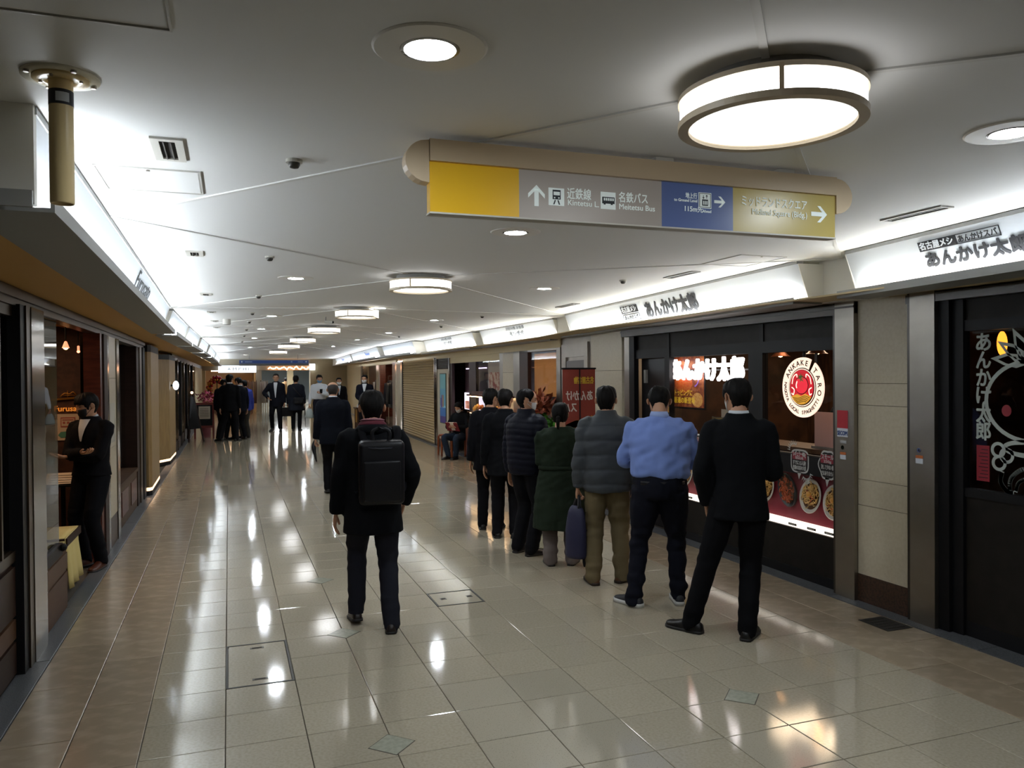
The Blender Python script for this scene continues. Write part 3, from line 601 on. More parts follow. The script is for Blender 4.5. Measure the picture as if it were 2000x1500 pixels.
for i, (x, y, z, m, lab) in enumerate(((-1.44, 8.4, 2.02, warm, 'small cone pendant lamp glowing warm inside the left doorway'), (-1.43, 9.0, 2.0, red, 'small red glowing lamp on the brown restaurant wall'), (-1.30, 9.0, 1.97, red, 'pink glowing lamp at the right of the restaurant wall'))):
    h = root('pendant_lamp' if i == 0 else 'wall_lamp', (x, y, z), lab, 'lamp')
    MB().tube([(x, y, 2.24), (x, y, z+.05)], [.006, .006], 6).build('cord', black_m, h); MB().lathe((x, y, z), [(.032 if i == 0 else .012, -.03), (.011, .03), (.001, .035)], 18).build('shade', mat('lamp_shade', '#c98a6a', .5, emit='#ff9a70', es=1.0), h, True); MB().ball((x, y, z-.025), .022 if i == 0 else .015, 12).build('bulb', m, h, True)
PO = lambda x: -1.58+(x+1.86)*.42
h = root('notice_poster', (-1.58, 9.2, 1.3), 'white poster with red table and green print on the brown restaurant wall', 'poster')
pz = lambda z: 1.20+(z-1.22)*.68
def pbox(n_, x0, x1, ya, yb, z0, z1, m): return MB().box(PO(x0), PO(x1), ya, yb, pz(z0), pz(z1)).build(n_, m, h)
pbox('sheet', -2.12, -1.6, 9.235, 9.247, 1.02, 1.42, mat('poster_paper', '#cbb9a4', .7))
pbox('red_frame', -2.0, -1.68, 9.231, 9.235, 1.22, 1.37, mat('poster_red', '#a55a50', .7)); pbox('red_table', -1.98, -1.70, 9.228, 9.231, 1.24, 1.35, mat('poster_paper'))
k = MB()
for i in range(3): k.box(PO(-1.95+i*.09), PO(-1.90+i*.09), 9.2255, 9.228, pz(1.27), pz(1.305))
k.box(PO(-1.96), PO(-1.72), 9.2255, 9.228, pz(1.322), pz(1.338)); k.build('red_marks', mat('poster_red'), h)
MB().prism([(PO(x), pz(z)) for x, z in ((-2.06, 1.1), (-2.0, 1.15), (-1.7, 1.16), (-1.64, 1.11), (-1.72, 1.07), (-2.0, 1.06))], lambda u, v, q: (u, 9.235-q, v), .004).build('green_badge', mat('poster_green', '#4f8a78', .7), h)
h = root('wall_script', (-1.58, 9.24, 1.4), 'orange script lettering above the poster on the restaurant wall', 'lettering')
text('Furusato', .08, mat('orange_letter', '#d9822f', .4, emit='#d9822f', es=.5), h, (-1.70, 9.235, 1.365), X, Z, 'script', .004, .001, .27, 'LEFT')
h = root('wall_ornament', (-1.58, 9.24, 1.54), 'gilded ship shaped wall ornament above the orange script', 'ornament')
gold = mat('gilt', '#b5813a', .3, .8); MB().prism([(-1.72, 1.475), (-1.45, 1.495), (-1.45, 1.515), (-1.72, 1.495)], lambda u, v, q: (u, 9.245-q, v), .03).build('rail', gold, h)
k = MB(); k.tube([(-1.64, 9.22, 1.51), (-1.6, 9.22, 1.55), (-1.55, 9.22, 1.545), (-1.52, 9.22, 1.565), (-1.49, 9.22, 1.53)], [.006]*5, 6, 3, (0, 1, 0)); k.tube([(-1.62, 9.22, 1.53), (-1.5, 9.22, 1.53)], [.005]*2, 6, 1, (0, 1, 0)); k.tube([(-1.57, 9.22, 1.5), (-1.57, 9.22, 1.58)], [.005]*2, 6); k.build('scroll', gold, h, True)
h = root('menu_stand', (-1.47, 8.3, 0), 'white menu sheet lying on a black stand beside the waiter', 'menu stand')
MB().tube([(-1.47, 8.35, 0), (-1.47, 8.35, .74)], [.02, .02], 10).build('post', black_m, h); MB().cyl((-1.47, 8.35, 0), .14, .02, 20).build('base', black_m, h)
MB().obox((-1.47, 8.3, .76), (.30, .26, .015), 0, .35).build('board', black_m, h); MB().obox((-1.47, 8.295, .775), (.27, .23, .004), 0, .35).build('sheet', mat('paper', '#d8cbb8', .7), h)
for i in range(4): MB().obox((-1.47, 8.21+.045*i, .749+.0165*i), (.18, .008, .003), 0, .35).build('print_line', mat('print_grey', '#8b7f70', .7), h)
h = root('side_table', (-1.5, 7.05, 0), 'low dark box table under a yellow cloth inside the doorway', 'table')
MB().box(-1.95, -1.19, 6.9, 7.5, .40, .46).build('table_top', wood_dark, h)
for x in (-1.9, -1.24):
    for y in (6.95, 7.45): MB().box(x-.025, x+.025, y-.025, y+.025, 0, .40).build('leg', wood_dark, h)
# cloth draped over it, fringe at the hem
k = MB(); nx, path = 15, [(.55, .468), (.25, .468), (.03, .466), (-.005, .44), (-.02, .3), (-.035, .16), (-.045, .08)]
vs = []
for i in range(nx):
    u = i/(nx-1)
    for y, z in path:
        f_ = max(0, .47-z)
        vs.append((-1.82+.66*u+f_*.05*u-.05, 6.9+y+.035*math.sin(u*17)*f_*2.2-.02*f_, z+.02*math.sin(u*17+1)*(f_ > .2)-.05*f_*u))
n = len(path); k.add(vs, [(i*n+j, i*n+j+1, (i+1)*n+j+1, (i+1)*n+j) for i in range(nx-1) for j in range(n-1)])
path2 = [(.03, .466), (.06, .3), (.02, .12)]
sv = []
for j, y in enumerate(np.linspace(0, .55, 9)):
    for z in (.468, .44, .3, .15, .07): f_ = .47-z; sv.append((-1.21+f_*.07+.03*math.sin(j*2.1)*f_*2, 6.9+y, z))
k.add(sv, [(i*5+j, (i+1)*5+j, (i+1)*5+j+1, i*5+j+1) for i in range(8) for j in range(4)])
cl = k.build('draped_cloth', mat('yellow_cloth', '#cdbb78', .85), None, True); m_ = cl.modifiers.new('s', 'SOLIDIFY'); m_.thickness = .006
tag(cl, 'pale yellow cloth with fringed hem draped over the low table in the doorway', 'cloth')
k = MB()
for i in range(24):
    u = i/23; x = -1.82+.66*u+.39*.05*u-.05; k.tube([(x, 6.85+.03*math.sin(u*17), .075-.02*u), (x+.006*math.sin(i*5), 6.84+.03*math.sin(u*17), .02)], [.005, .007], 5)
k.build('fringe', mat('yellow_cloth'), cl, kind='stuff')
l = bpy.data.lights.new('restaurant_fill', 'AREA'); l.energy = 9; l.color = (1, .62, .35); l.size = 1.2; lo = bpy.data.objects.new('restaurant_fill', l); lo.location = (-2.2, 8.0, 2.2); COL.objects.link(lo)  # unseen area light added to warm the restaurant interior, no fixture
# ================================================================== RIGHT SIDE
UY = (0, -1, 0)
def onx(x):  # (along wall from far to near, up) -> point on a plane X=x, raised towards the corridor
    return lambda u, v, q: (x-q, u, v)
def flat(n_, polys, x, m, par, d=.0015, label=None):
    k = MB()
    for p in polys: k.prism(p, onx(x), d)
    return k.build(n_, m, par, label=label)
def ellipse(cy, cz, ry, rz, n=28, a0=0, a1=2*PI): return [(cy+ry*math.cos(a0+(a1-a0)*i/n), cz+rz*math.sin(a0+(a1-a0)*i/n)) for i in range(n+(a1-a0 < 6.2))]
def band(outer, inner): return [[outer[i], outer[(i+1) % len(outer)], inner[(i+1) % len(inner)], inner[i]] for i in range(len(outer))]
def stroke(pts, w_):
    out = []
    for (a, b), (c, d) in zip(pts, pts[1:]):
        t = Vector((c-a, d-b)); t.normalize(); n = Vector((-t.y, t.x))*w_/2; e = t*w_*.25
        out.append([(a+n.x-e.x, b+n.y-e.y), (a-n.x-e.x, b-n.y-e.y), (c-n.x+e.x, d-n.y+e.y), (c+n.x+e.x, d+n.y+e.y)])
    return out
def curve(pts, n=6):
    P, _ = catmull([(a, b, 0) for a, b in pts], [(1, 1)]*len(pts), n); return [(p[0], p[1]) for p in P]
def pier(n_, x, y0, y1, blocks, base):
    p = root(n_, (x, (y0+y1)/2, 0), kind='structure')
    for z0, z1 in blocks: MB().box(x+random.uniform(0, .004), x+.2, y0+.002, y1-.002, z0+.002, z1-.002).build('stone_panel', cream_stone, p)
    if base: MB().box(x-.002, x+.2, y0, y1, 0, base).build('stone_base', brown_stone, p)
    MB().box(x+.01, x+.2, y0, y1, base, blocks[-1][1]).build('joint', mat('stone_joint', '#6d6553', .9), p)
    return p
pier('wall_pier_1', 4.40, 4.17, 4.65, [(.205, .72), (.72, .91), (.91, 1.46), (1.46, 1.62), (1.62, 2.236)], .205)
for i, (a, b) in enumerate(((3.94, 4.17), (4.65, 4.875))):
    p = root('trim_%d' % (10+i), (4.38, (a+b)/2, 0), kind='structure'); c = b-.05 if i else b-.06
    MB().box(4.365, 4.6, a, b-.03, 0, 2.236).build('steel_cladding', steel, p); MB().box(4.375, 4.6, b-.03, b, 0, 2.236).build('steel_edge', mat('dark_steel', '#5d5a57', .35, 1.), p)
# stickers and key switches on the steel columns
h = root('security_sticker', (4.36, 4.76, 1.32), 'red and white security company sticker on the brushed steel column', 'sticker')
flat('red_field', [[(4.71, 1.28), (4.82, 1.28), (4.82, 1.415), (4.71, 1.415)]], 4.3645, mat('sticker_red', '#b01828', .5), h); flat('white_field', [[(4.71, 1.215), (4.82, 1.215), (4.82, 1.28), (4.71, 1.28)]], 4.3645, mat('sticker_white', '#c9ced6', .5), h)
text('SECOM', .045, mat('sticker_blue', '#1f3f7d', .5), h, (4.3625, 4.765, 1.228), UY, Z, 'lettering', .0005, .0015, .1)
for y, z, lab in ((4.76, 1.13, 'small key switch and orange label under the red sticker'), (4.06, 1.17, 'small key switch and orange label on the steel column beside the dark door')):
    h = root('key_switch', (4.36, y, z), lab, 'switch', 'key switches on steel columns')
    if y > 4.5: flat('name_plate', [[(y-.035, z+.035), (y+.03, z+.035), (y+.03, z+.058), (y-.035, z+.058)]], 4.3645, mat('plate_grey', '#a7a8a8', .4), h)
    k = MB(); k.v = []; k.cyl((0, 0, 0), .016, .006, 16); k.v = [(4.3645-c, y+a, z+.005+b) for a, b, c in k.v]; k.build('key_cylinder', chrome, h)
    flat('key_slot', [[(y-.002, z-.003), (y+.002, z-.003), (y+.002, z+.013), (y-.002, z+.013)]], 4.358, black_m, h)
    flat('orange_label', [[(y-.03, z-.05), (y+.03, z-.05), (y+.03, z-.03), (y-.03, z-.03)]], 4.3645, mat('label_orange', '#b5622e', .5), h); flat('white_label', [[(y-.03, z-.085), (y+.03, z-.085), (y+.03, z-.051), (y-.03, z-.051)]], 4.3645, mat('sticker_white'), h)
# header rails
k = MB().box(4.37, 4.5, 1.2, 4.18, 2.165, 2.225); tag(k.build('trim_12', mat('dark_steel')), kind='structure')
k = MB().box(4.37, 4.5, 4.65, 8.35, 2.14, 2.225); k.box(4.36, 4.5, 4.65, 8.35, 2.185, 2.2); tag(k.build('trim_13', mat('dark_steel')), kind='structure')

# ---------------- dark glazed door with white line art at the right edge
d = root('door_2', (4.44, 2.9, 0), kind='structure')
X0 = 4.45; bl = mat('black_frame', '#121214', .45, spec=.25)
for nm, a, b, c, e, x, m in (('frame', 3.86, 3.95, 0, 2.165, X0-.05, bl), ('frame', 3.78, 3.86, 0, 2.165, X0-.02, bl), ('head_panel', 1.2, 3.78, 2.03, 2.165, X0+.005, dark_brown_panel), ('top_rail', 1.2, 3.78, 1.96, 2.03, X0-.01, bl), ('mid_rail', 1.2, 3.78, .90, .955, X0-.01, bl), ('lower_panel', 1.2, 3.78, .1, .90, X0+.005, dark_brown_panel), ('kick_plate', 1.2, 3.78, 0, .1, X0, bl)):
    MB().box(x, x+.06, a, b, c, e).build(nm, m, d)
MB().box(X0+.02, X0+.028, 1.2, 3.78, .955, 1.96).build('pane', clear, d)
xg = X0+.0195; dw = mat('decal_white', '#a9b0aa', .6); dr = mat('decal_red', '#8a1626', .5)
h = root('vertical_lettering', (xg, 3.665, 1.6), 'vertical off white lettering on the dark door glass beside the line drawing', 'lettering')
for i, c in enumerate('あんかけ太郎'): text(c, .125, dw, h, (xg, 3.668, 1.84-i*.112), UY, Z, 'character', .0012, .0035, .098)
h = root('red_label', (xg, 3.665, 1.12), 'dark red rectangular label under the vertical lettering on the door glass', 'label')
flat('field', [[(3.625, 1.01), (3.715, 1.01), (3.715, 1.235), (3.625, 1.235)]], xg, dr, h)
k = MB()
for i in range(9): k.prism([(3.635, 1.03+i*.022), (3.700-.01*(i % 3), 1.03+i*.022), (3.700-.01*(i % 3), 1.036+i*.022), (3.635, 1.036+i*.022)], onx(xg-.0015), .0006)
k.build('print_lines', mat('decal_dark', '#3d0c14', .6), h)
DY = .11
flat0 = flat
def flat(n_, polys, x, m, par, d=.0015, label=None): return flat0(n_, [[(p[0]+DY, p[1]) for p in q] for q in polys], x, m, par, d, label)
h = root('line_art_decal', (xg, 3.41, 1.4), 'large white line drawing of a leafy fruit, puff and bowl on the dark door glass', 'decal')
O_, I_ = ellipse(3.26, 1.52, .29, .25, 40), ellipse(3.26, 1.52, .265, .225, 40)
flat('fruit_outline', band(O_, I_), xg, dw, h)
def leafp(cy, cz, L, a, wd): 
    P = [(0, 0), (.25, wd), (.6, wd*.9), (1, 0), (.6, -wd*.5), (.25, -wd*.6)]
    return [(cy+L*(u*math.cos(a)-v*math.sin(a)), cz+L*(u*math.sin(a)+v*math.cos(a))) for u, v in P]
for ang in (10, 38, 68, 100, 135, 165): 
    o = leafp(3.27, 1.74, .24, math.radians(ang), .22); c = (sum(p[0] for p in o)/6, sum(p[1] for p in o)/6)
    flat('leaf_outline', band(o, [(c[0]+(p[0]-c[0])*.62, c[1]+(p[1]-c[1])*.62) for p in o]), xg-.0016, dw, h)
flat('plate_outline', band(ellipse(3.26, 1.235, .17, .055), ellipse(3.26, 1.235, .135, .026)), xg, dw, h)
for cy, cz in ((3.455, 1.215), (3.40, 1.185), (3.45, 1.135)): flat('puff_outline', band(ellipse(cy, cz, .05, .05, 20), ellipse(cy, cz, .03, .03, 20)), xg-.0016*(cz > 1.2), dw, h)
flat('bowl_outline', stroke(curve([(3.43, 1.08), (3.44, 1.02), (3.40, .97), (3.36, .96)]), .028)+stroke(curve([(3.38, .975), (3.37, 1.05), (3.30, 1.11), (3.2, 1.13)]), .026)+stroke(curve([(3.34, .975), (3.32, 1.03), (3.26, 1.06), (3.18, 1.06)]), .022), xg, dw, h)
h = root('red_dot_decal', (xg, 3.41, 1.46), 'dark red round dot on the door glass', 'decal'); flat('dot', [ellipse(3.40, 1.46, .032, .036, 20)], xg, dr, h)
flat = flat0
h = root('glowing_lamp', (4.95, 3.77, 1.95), 'glowing warm oval lamp seen through the top of the dark door glass', 'lamp')
MB().ball((4.95, 3.92, 1.89), (.032, .032, .085), 16).build('globe', mat('globe_warm', '#ffb860', .5, emit='#ff9a30', es=1.6), h, True); MB().tube([(4.95, 3.92, 1.97), (4.95, 3.92, 2.3)], [.006]*2, 6).build('cord', black_m, h)

# ---------------- main dark shop front
s = root('window_5', (4.44, 6.5, 0), kind='structure')
def sb(nm, y0, y1, z0, z1, x, m, t=.06): return MB().box(x, x+t, y0, y1, z0, z1).build(nm, m, s)
for y0, y1 in ((4.88, 5.82), (5.86, 7.40), (7.44, 8.18)): sb('head_panel', y0, y1, 1.98, 2.14, 4.46, dark_brown_panel)
for y0, y1, z0, z1, x in ((4.88, 8.2, 1.88, 1.98, 4.44), (5.80, 6.00, .9, 1.88, 4.43), (7.36, 7.46, 0, 1.98, 4.43), (8.12, 8.24, 0, 2.14, 4.42), (5.815, 5.865, 1.98, 2.14, 4.45), (7.395, 7.445, 1.98, 2.14, 4.45)): sb('frame', y0, y1, z0, z1, x, bl)
sb('black_sill_band', 4.88, 7.36, .865, 1.02, 4.445, bl, .02); sb('sill_edge', 4.88, 7.36, 1.02, 1.032, 4.44, mat('dark_steel'), .03)
sb('lower_panel', 4.88, 7.36, .08, .405, 4.44, dark_brown_panel); sb('kick_plate', 4.88, 7.36, 0, .08, 4.43, bl)
sb('pane', 4.88, 5.80, 1.032, 1.88, 4.46, clear, .008); sb('pane', 6.0, 7.36, 1.032, 1.88, 4.46, clear, .008)
sb('door_leaf', 7.46, 8.12, .0, 1.88, 4.52, mat('door_dark', '#121214', .3), .04); sb('door_handle', 7.98, 8.02, 1.6, 1.75, 4.49, mat('grey_paint'), .03)
tag(MB().box(4.42, 4.6, 8.24, 8.36, 0, 2.236).build('trim_14', steel), kind='structure')
# showcase under the window
c = root('display_case', (4.5, 6.1, .4), 'low window showcase with red backboard, plates of spaghetti and glowing white base', 'showcase')
red_b = mat('red_backboard', '#7c1e2c', .45)
MB().hexa([(4.52, 4.88, .455), (4.53, 4.88, .455), (4.53, 7.36, .455), (4.52, 7.36, .455), (4.58, 4.88, .865), (4.59, 4.88, .865), (4.59, 7.36, .865), (4.58, 7.36, .865)]).build('backboard', red_b, c)
MB().box(4.445, 4.53, 4.88, 7.36, .41, .452).build('glowing_base', mat('glow_base', '#fff', .5, emit='#fff0e0', es=.9), c)
MB().box(4.442, 4.447, 4.88, 7.36, .452, .865).build('front_pane', clear, c)
for y in (5.43, 5.2, 5.0, 6.75, 7.0): 
    k = MB(); k.box(4.442, 4.4445, y-.05, y+.05, .422, .440); k.build('price_tag', mat('tag_dark', '#3b3432', .6), c); MB().box(4.4405, 4.442, y-.038, y+.038, .427, .435).build('price_print', mat('notice_paper'), c)
por = mat('porcelain', '#cfc8bd', .2); sk = mat('iron_skillet', '#1b1a1a', .4); sp = mat('spaghetti', '#dcae62', .5, var=.25); sp_o = mat('red_sauce_spaghetti', '#c4561c', .45, var=.25); egg = mat('egg', '#d9993a', .4); gr = mat('leaf_green', '#4b6d2a', .6); sauce = mat('brown_sauce', '#54301a', .25)
def dish(y, z, kind, lab):
    q = math.atan2(.06, .41); cx = 4.52+.06*(z-.455)/.41-.006
    h = root('spaghetti_plate', (cx, y, z), lab, 'plate', 'plates of spaghetti in the showcase')
    R3 = Matrix(((0, 0, -1), (1, 0, 0), (0, 1, 0)))      # local (u along wall, v up, w out)
    R3 = Matrix.Rotation(q, 3, 'Y') @ R3
    def put(k, nm, m, sm=True):
        k.v = [tuple(Vector((cx, y, z))+R3 @ Vector(p)) for p in k.v]; return k.build(nm, m, h, sm)
    sc = (1, 1)
    if kind == 'skillet':
        a = math.radians(-35)
        def rot(k):
            k.v = [(p[0]*.62*math.cos(a)-p[1]*math.sin(a), p[0]*.62*math.sin(a)+p[1]*math.cos(a), p[2]) for p in k.v]; return k
        put(rot(MB().lathe((0, 0, 0), [(.001, .006), (.13, .008), (.15, .03), (.158, .03), (.15, 0), (.001, 0)], 32)), 'skillet', sk)
        base = MB().lathe((0, 0, 0), [(.001, .02), (.12, .02)], 24); put(rot(base), 'sauce', sauce)
        k = MB(); rr = random.Random(5)
        for i in range(60):
            r, t = .115*rr.random()**.5, rr.random()*6.28; p = (r*math.cos(t), r*math.sin(t)); dd = rr.random()*6.28
            k.tube([(p[0]+.03*math.cos(dd+j*.8), p[1]+.03*math.sin(dd+j*.8), .022+.02*(1-r/.13)+.006*math.sin(j+i)) for j in range(4)], [.0045]*4, 5, 2, (0, 0, 1))
        put(rot(k), 'noodles', sp_o).__setitem__('kind', 'stuff')
    else:
        f = lambda k: (setattr(k, 'v', [(p[0], p[1]*1.12, p[2]) for p in k.v]), k)[1]
        put(f(MB().lathe((0, 0, 0), [(.001, .006), (.085, .008), (.12, .022), (.128, .022), (.1, 0), (.001, 0)], 36)), 'dish', por)
        put(f(MB().lathe((0, 0, 0), [(.001, .013), (.098, .0145)], 28)), 'sauce', sauce)
        k = MB(); rr = random.Random(int(y*100))
        for i in range(95):
            r, t = .086*rr.random()**.5, rr.random()*6.28; p = (r*math.cos(t)+.008, r*math.sin(t)+.006); dd = rr.random()*6.28
            k.tube([(p[0]+.022*math.cos(dd+j*.9), p[1]+.022*math.sin(dd+j*.9), .017+.022*(1-r/.085)+.004*math.sin(j+i)) for j in range(4)], [.0038]*4, 5, 2, (0, 0, 1))
        put(f(k), 'noodles', sp).__setitem__('kind', 'stuff')
        put(MB().ball((.0, .015, .04), (.028, .024, .014), 12), 'egg', egg)
        k = MB()
        for i in range(5): k.ball((rr.uniform(-.05, .05), rr.uniform(-.06, .04), .032), (.012, .008, .006), 7)
        put(k, 'topping', sp_o).__setitem__('kind', 'stuff')
dish(5.60, .69, 'skillet', 'orange spaghetti on an oval black iron skillet in the showcase'); dish(5.31, .675, 'plate', 'white round plate of spaghetti right of the black skillet'); dish(5.03, .665, 'plate', 'white spaghetti plate cut off by the steel column')
dish(7.2, .66, 'plate', 'white spaghetti plate at the far end of the showcase, by the blue shirt'); dish(6.92, .66, 'plate', 'white spaghetti plate half hidden behind the man in black suit'); dish(5.90, .68, 'plate', 'white spaghetti plate hidden behind the man in black suit, near his elbow')
# glowing shop name behind the glass
h = root('glowing_lettering', (4.5, 6.65, 1.74), 'glowing white Japanese shop name lettering behind the dark window glass', 'sign')
glow = mat('letter_glow', '#fff', .5, emit='#fff4f4', es=3.5)
text('あんかけ太郎', .24, glow, h, (4.49, 6.78, 1.655), UY, Z, 'lettering', .012, .009, 1.24)
MB().box(4.515, 4.53, 6.02, 7.28, 1.73, 1.745).build('mounting_rail', black_m, h)
# food poster
h = root('food_poster', (4.56, 7.170, 1.6), 'orange spaghetti food poster hanging behind the glowing lettering', 'poster')
MB().box(4.55, 4.56, 6.870, 7.490, 1.33, 1.9).build('board', black_m, h)
flat('print', [[(6.890, 1.35), (7.470, 1.35), (7.470, 1.88), (6.890, 1.88)]], 4.55, mat('poster_print', '#6e2a12', .5, emit='#7a2d10', es=.08, noise_=(18, '#a8622a', .45, .65)), h)
flat('food_picture', [ellipse(7.270, 1.60, .17, .10)], 4.5484, mat('poster_food', '#b5601f', .5, emit='#a3541a', es=.12, noise_=(60, '#b5361a', .45, .6)), h); flat('food_picture', [ellipse(7.010, 1.43, .1, .075)], 4.5484, mat('poster_food2', '#c98538', .5, emit='#8a5a20', es=.12, noise_=(50, '#d9a860', .4, .6)), h)
yl = mat('poster_yellow', '#e0c040', .5, emit='#a08010', es=.4)
text('トッピングに', .07, yl, h, (4.5465, 7.460, 1.475), UY, Z, 'lettering', .0005, .001, .34, 'LEFT'); text('最適の新登場', .07, yl, h, (4.5465, 7.460, 1.395), UY, Z, 'lettering', .0005, .001, .4, 'LEFT'); text('プ', .14, mat('poster_violet', '#8a6ac0', .5, emit='#5a3a90', es=.4), h, (4.5465, 7.020, 1.57), UY, Z, 'lettering', .0005, .002)
# round lit emblem
EC = (5.355, 1.58)
h = root('round_emblem', (4.48, EC[0], EC[1]), 'round lit cream emblem with black lettering around a red tomato, in the window', 'sign')
cm_ = mat('emblem_cream', '#f2ddcc', .5, emit='#ffdcc6', es=.85); em_k = mat('emblem_black', '#120c0a', .6); em_r = mat('emblem_red', '#c8182c', .5, emit='#e0182c', es=.45); em_g = mat('emblem_green', '#1f7a3a', .5, emit='#1f7a3a', es=.3); em_y = mat('emblem_gold', '#e0a83a', .5, emit='#e0a030', es=.5)
def ring(r0, r1, a0, a1, n=60): return [[(EC[0]-r*math.cos(a), EC[1]+r*math.sin(a)) for r, a in ((r0, a0+(a1-a0)*i/n), (r1, a0+(a1-a0)*i/n), (r1, a0+(a1-a0)*(i+1)/n), (r0, a0+(a1-a0)*(i+1)/n))] for i in range(n)]
xE = 4.50
g0, g1 = math.radians(54), math.radians(66)
flat('cream_ring', ring(.13, .25, g1, g0+2*PI), xE, cm_, h, .012)
flat('dark_disc', [ellipse(EC[0], EC[1], .165, .165, 40)], xE-.0125, em_k, h); flat('cream_disc', [ellipse(EC[0], EC[1], .157, .157, 40)], xE-.0145, cm_, h)
flat('dark_field', [ellipse(EC[0], EC[1], .150, .150, 40)], xE-.0162, em_k, h)
flat('red_field', [ellipse(EC[0], EC[1]+.005, .142, .142, 40)], xE-.018, em_r, h)
xf = xE-.0197
flat('swirl', [q for sg in (-1, 1) for q in stroke(curve([(EC[0]+sg*.115, EC[1]+.03), (EC[0]+sg*.10, EC[1]+.085), (EC[0]+sg*.06, EC[1]+.11), (EC[0]+sg*.055, EC[1]+.085)]), .008)+stroke(curve([(EC[0]+sg*.12, EC[1]+.0), (EC[0]+sg*.09, EC[1]-.02), (EC[0]+sg*.10, EC[1]-.06), (EC[0]+sg*.12, EC[1]-.05)]), .008)], xf, cm_, h)
flat('tomato_outline', [ellipse(EC[0], EC[1]+.018, .083, .075)], xf, em_k, h); flat('tomato', [ellipse(EC[0], EC[1]+.018, .077, .069)], xf-.0017, mat('tomato_red', '#d8263a', .5, emit='#f0283c', es=.6), h)
flat('tomato_shine', stroke(curve([(EC[0]+.05, EC[1]+.05), (EC[0]+.06, EC[1]+.02), (EC[0]+.055, EC[1]-.005)]), .008), xf-.0034, cm_, h)
flat('calyx', [[(EC[0], EC[1]+.075), (EC[0]+.05*math.cos(a)+.008*math.sin(a), EC[1]+.08+.04*math.sin(a)), (EC[0]+.02*math.cos(a+.5), EC[1]+.08+.02*math.sin(a+.5))] for a in [i*PI/3.5-.3 for i in range(8)]], xf-.0035, em_g, h)
flat('noodle_field', [[(EC[0]-.115, EC[1]-.075)]+[(EC[0]+.142*math.cos(a), EC[1]+.142*math.sin(a)) for a in [math.radians(215+11*i) for i in range(11)]]+[(EC[0]+.115, EC[1]-.075), (EC[0]+.05, EC[1]-.055), (EC[0], EC[1]-.07), (EC[0]-.05, EC[1]-.05)]], xf-.0035, em_y, h)
flat('noodle_line', [q for i in range(4) for q in stroke(curve([(EC[0]-.1+.015*i, EC[1]-.085-.012*i), (EC[0]-.04, EC[1]-.07-.014*i), (EC[0]+.03, EC[1]-.09-.012*i), (EC[0]+.1-.015*i, EC[1]-.085-.012*i)]), .004)], xf-.005, em_k, h)
def around(txt, a0, a1, r, size, inward=False):
    for i, ch in enumerate(txt):
        if ch == ' ': continue
        a = a0+(a1-a0)*i/(len(txt)-1); ca, sa = math.cos(a), math.sin(a)
        # angle measured with +cos to the picture's right = -Y
        if not inward: upv = (0, -ca, sa); uxv = (0, -sa, -ca); 
        else: upv = (0, ca, -sa); uxv = (0, sa, ca)
        rr = r-size*.36 if not inward else r+size*.36
        text(ch, size, em_k, h, (xE-.0128, EC[0]-rr*ca, EC[1]+rr*sa), uxv, upv, 'lettering', .0006, .0012)
D_ = math.radians
around('ANKAKE', D_(150), D_(75), .207, .062); around('TARO', D_(42), D_(-12), .207, .062); around('NAGOYA LOCAL SPAGHETTI', D_(172), D_(332), .207, .043, True)
MB().tube([(xE+.01, EC[0], EC[1]+.24), (xE+.01, EC[0], 1.9)], [.012]*2, 8).build('hanger', bl, h); MB().obox((xE+.02, EC[0]-.13, EC[1]+.235), (.01, .03, .09), 0).build('clip', bl, h)
# speech bubble stickers on the glass
def bubble(y, z, w_, hh, lab, title, sub, lines, spiky):
    h = root('speech_bubble_sticker', (4.438, y, z), lab, 'sticker', 'speech bubble stickers on the window')
    wp = mat('sticker_print', '#b7b6b2', .6); rp = mat('bubble_red', '#8a2030', .6); xs = 4.4445
    if spiky: flat('burst', [[(y+sx*w_*.32+w_*.2*math.cos(a-.14), z+sz*hh*.42+w_*.2*math.sin(a-.14)), (y+sx*w_*.32+w_*.36*math.cos(a), z+sz*hh*.42+w_*.36*math.sin(a)), (y+sx*w_*.32+w_*.2*math.cos(a+.14), z+sz*hh*.42+w_*.2*math.sin(a+.14))] for sx, sz, b in ((1, 1, .9), (-1, -1, 4.2)) for a in [b-.9+i*.3 for i in range(8)]], xs, wp, h)
    n = 32; out = []
    for i in range(n):
        a = 2*PI*i/n; e = .32; r_ = (abs(math.cos(a))**(2/e*.32*2)+abs(math.sin(a))**(2/e*.32*2))**(-.25) if spiky else 1+.06*math.cos(6*a); out.append((y+w_/2*math.cos(a)*r_*(1 if not spiky else .93), z+hh/2*math.sin(a)*r_*(1 if not spiky else .93)))
    flat('outline', [out, [(y+.03, z-hh*.42), (y-.02, z-hh*.42), (y+.01, z-hh*.72)]], xs-.0016, wp, h)
    flat('black_field', [[(y+(p[0]-y)*.89, z+(p[1]-z)*.87) for p in out]], xs-.0032, em_k, h)
    flat('red_field', [[(y-w_*.36, z+hh*.06), (y+w_*.36, z+hh*.06), (y+w_*.36, z+hh*.34), (y-w_*.36, z+hh*.34)]], xs-.0046, rp, h)
    text(title, .05, wp, h, (xs-.0064, y, z+hh*.2), UY, Z, 'lettering', .0005, .001, w_*.62); text(sub, .03, wp, h, (xs-.0064, y, z+hh*.08), UY, Z, 'lettering', .0005, .0006, w_*.4)
    for i, t in enumerate(lines): text(t, .04, wp, h, (xs-.0064, y, z-hh*.13-i*hh*.2), UY, Z, 'lettering', .0005, .0008, w_*.66)
bubble(5.335, .97, .235, .21, 'spiky speech bubble sticker with red title 400g on the window', 'レギュラー400g', 'REGULAR', ['すでに1.5人前!', '普通のお店の大盛'], True)
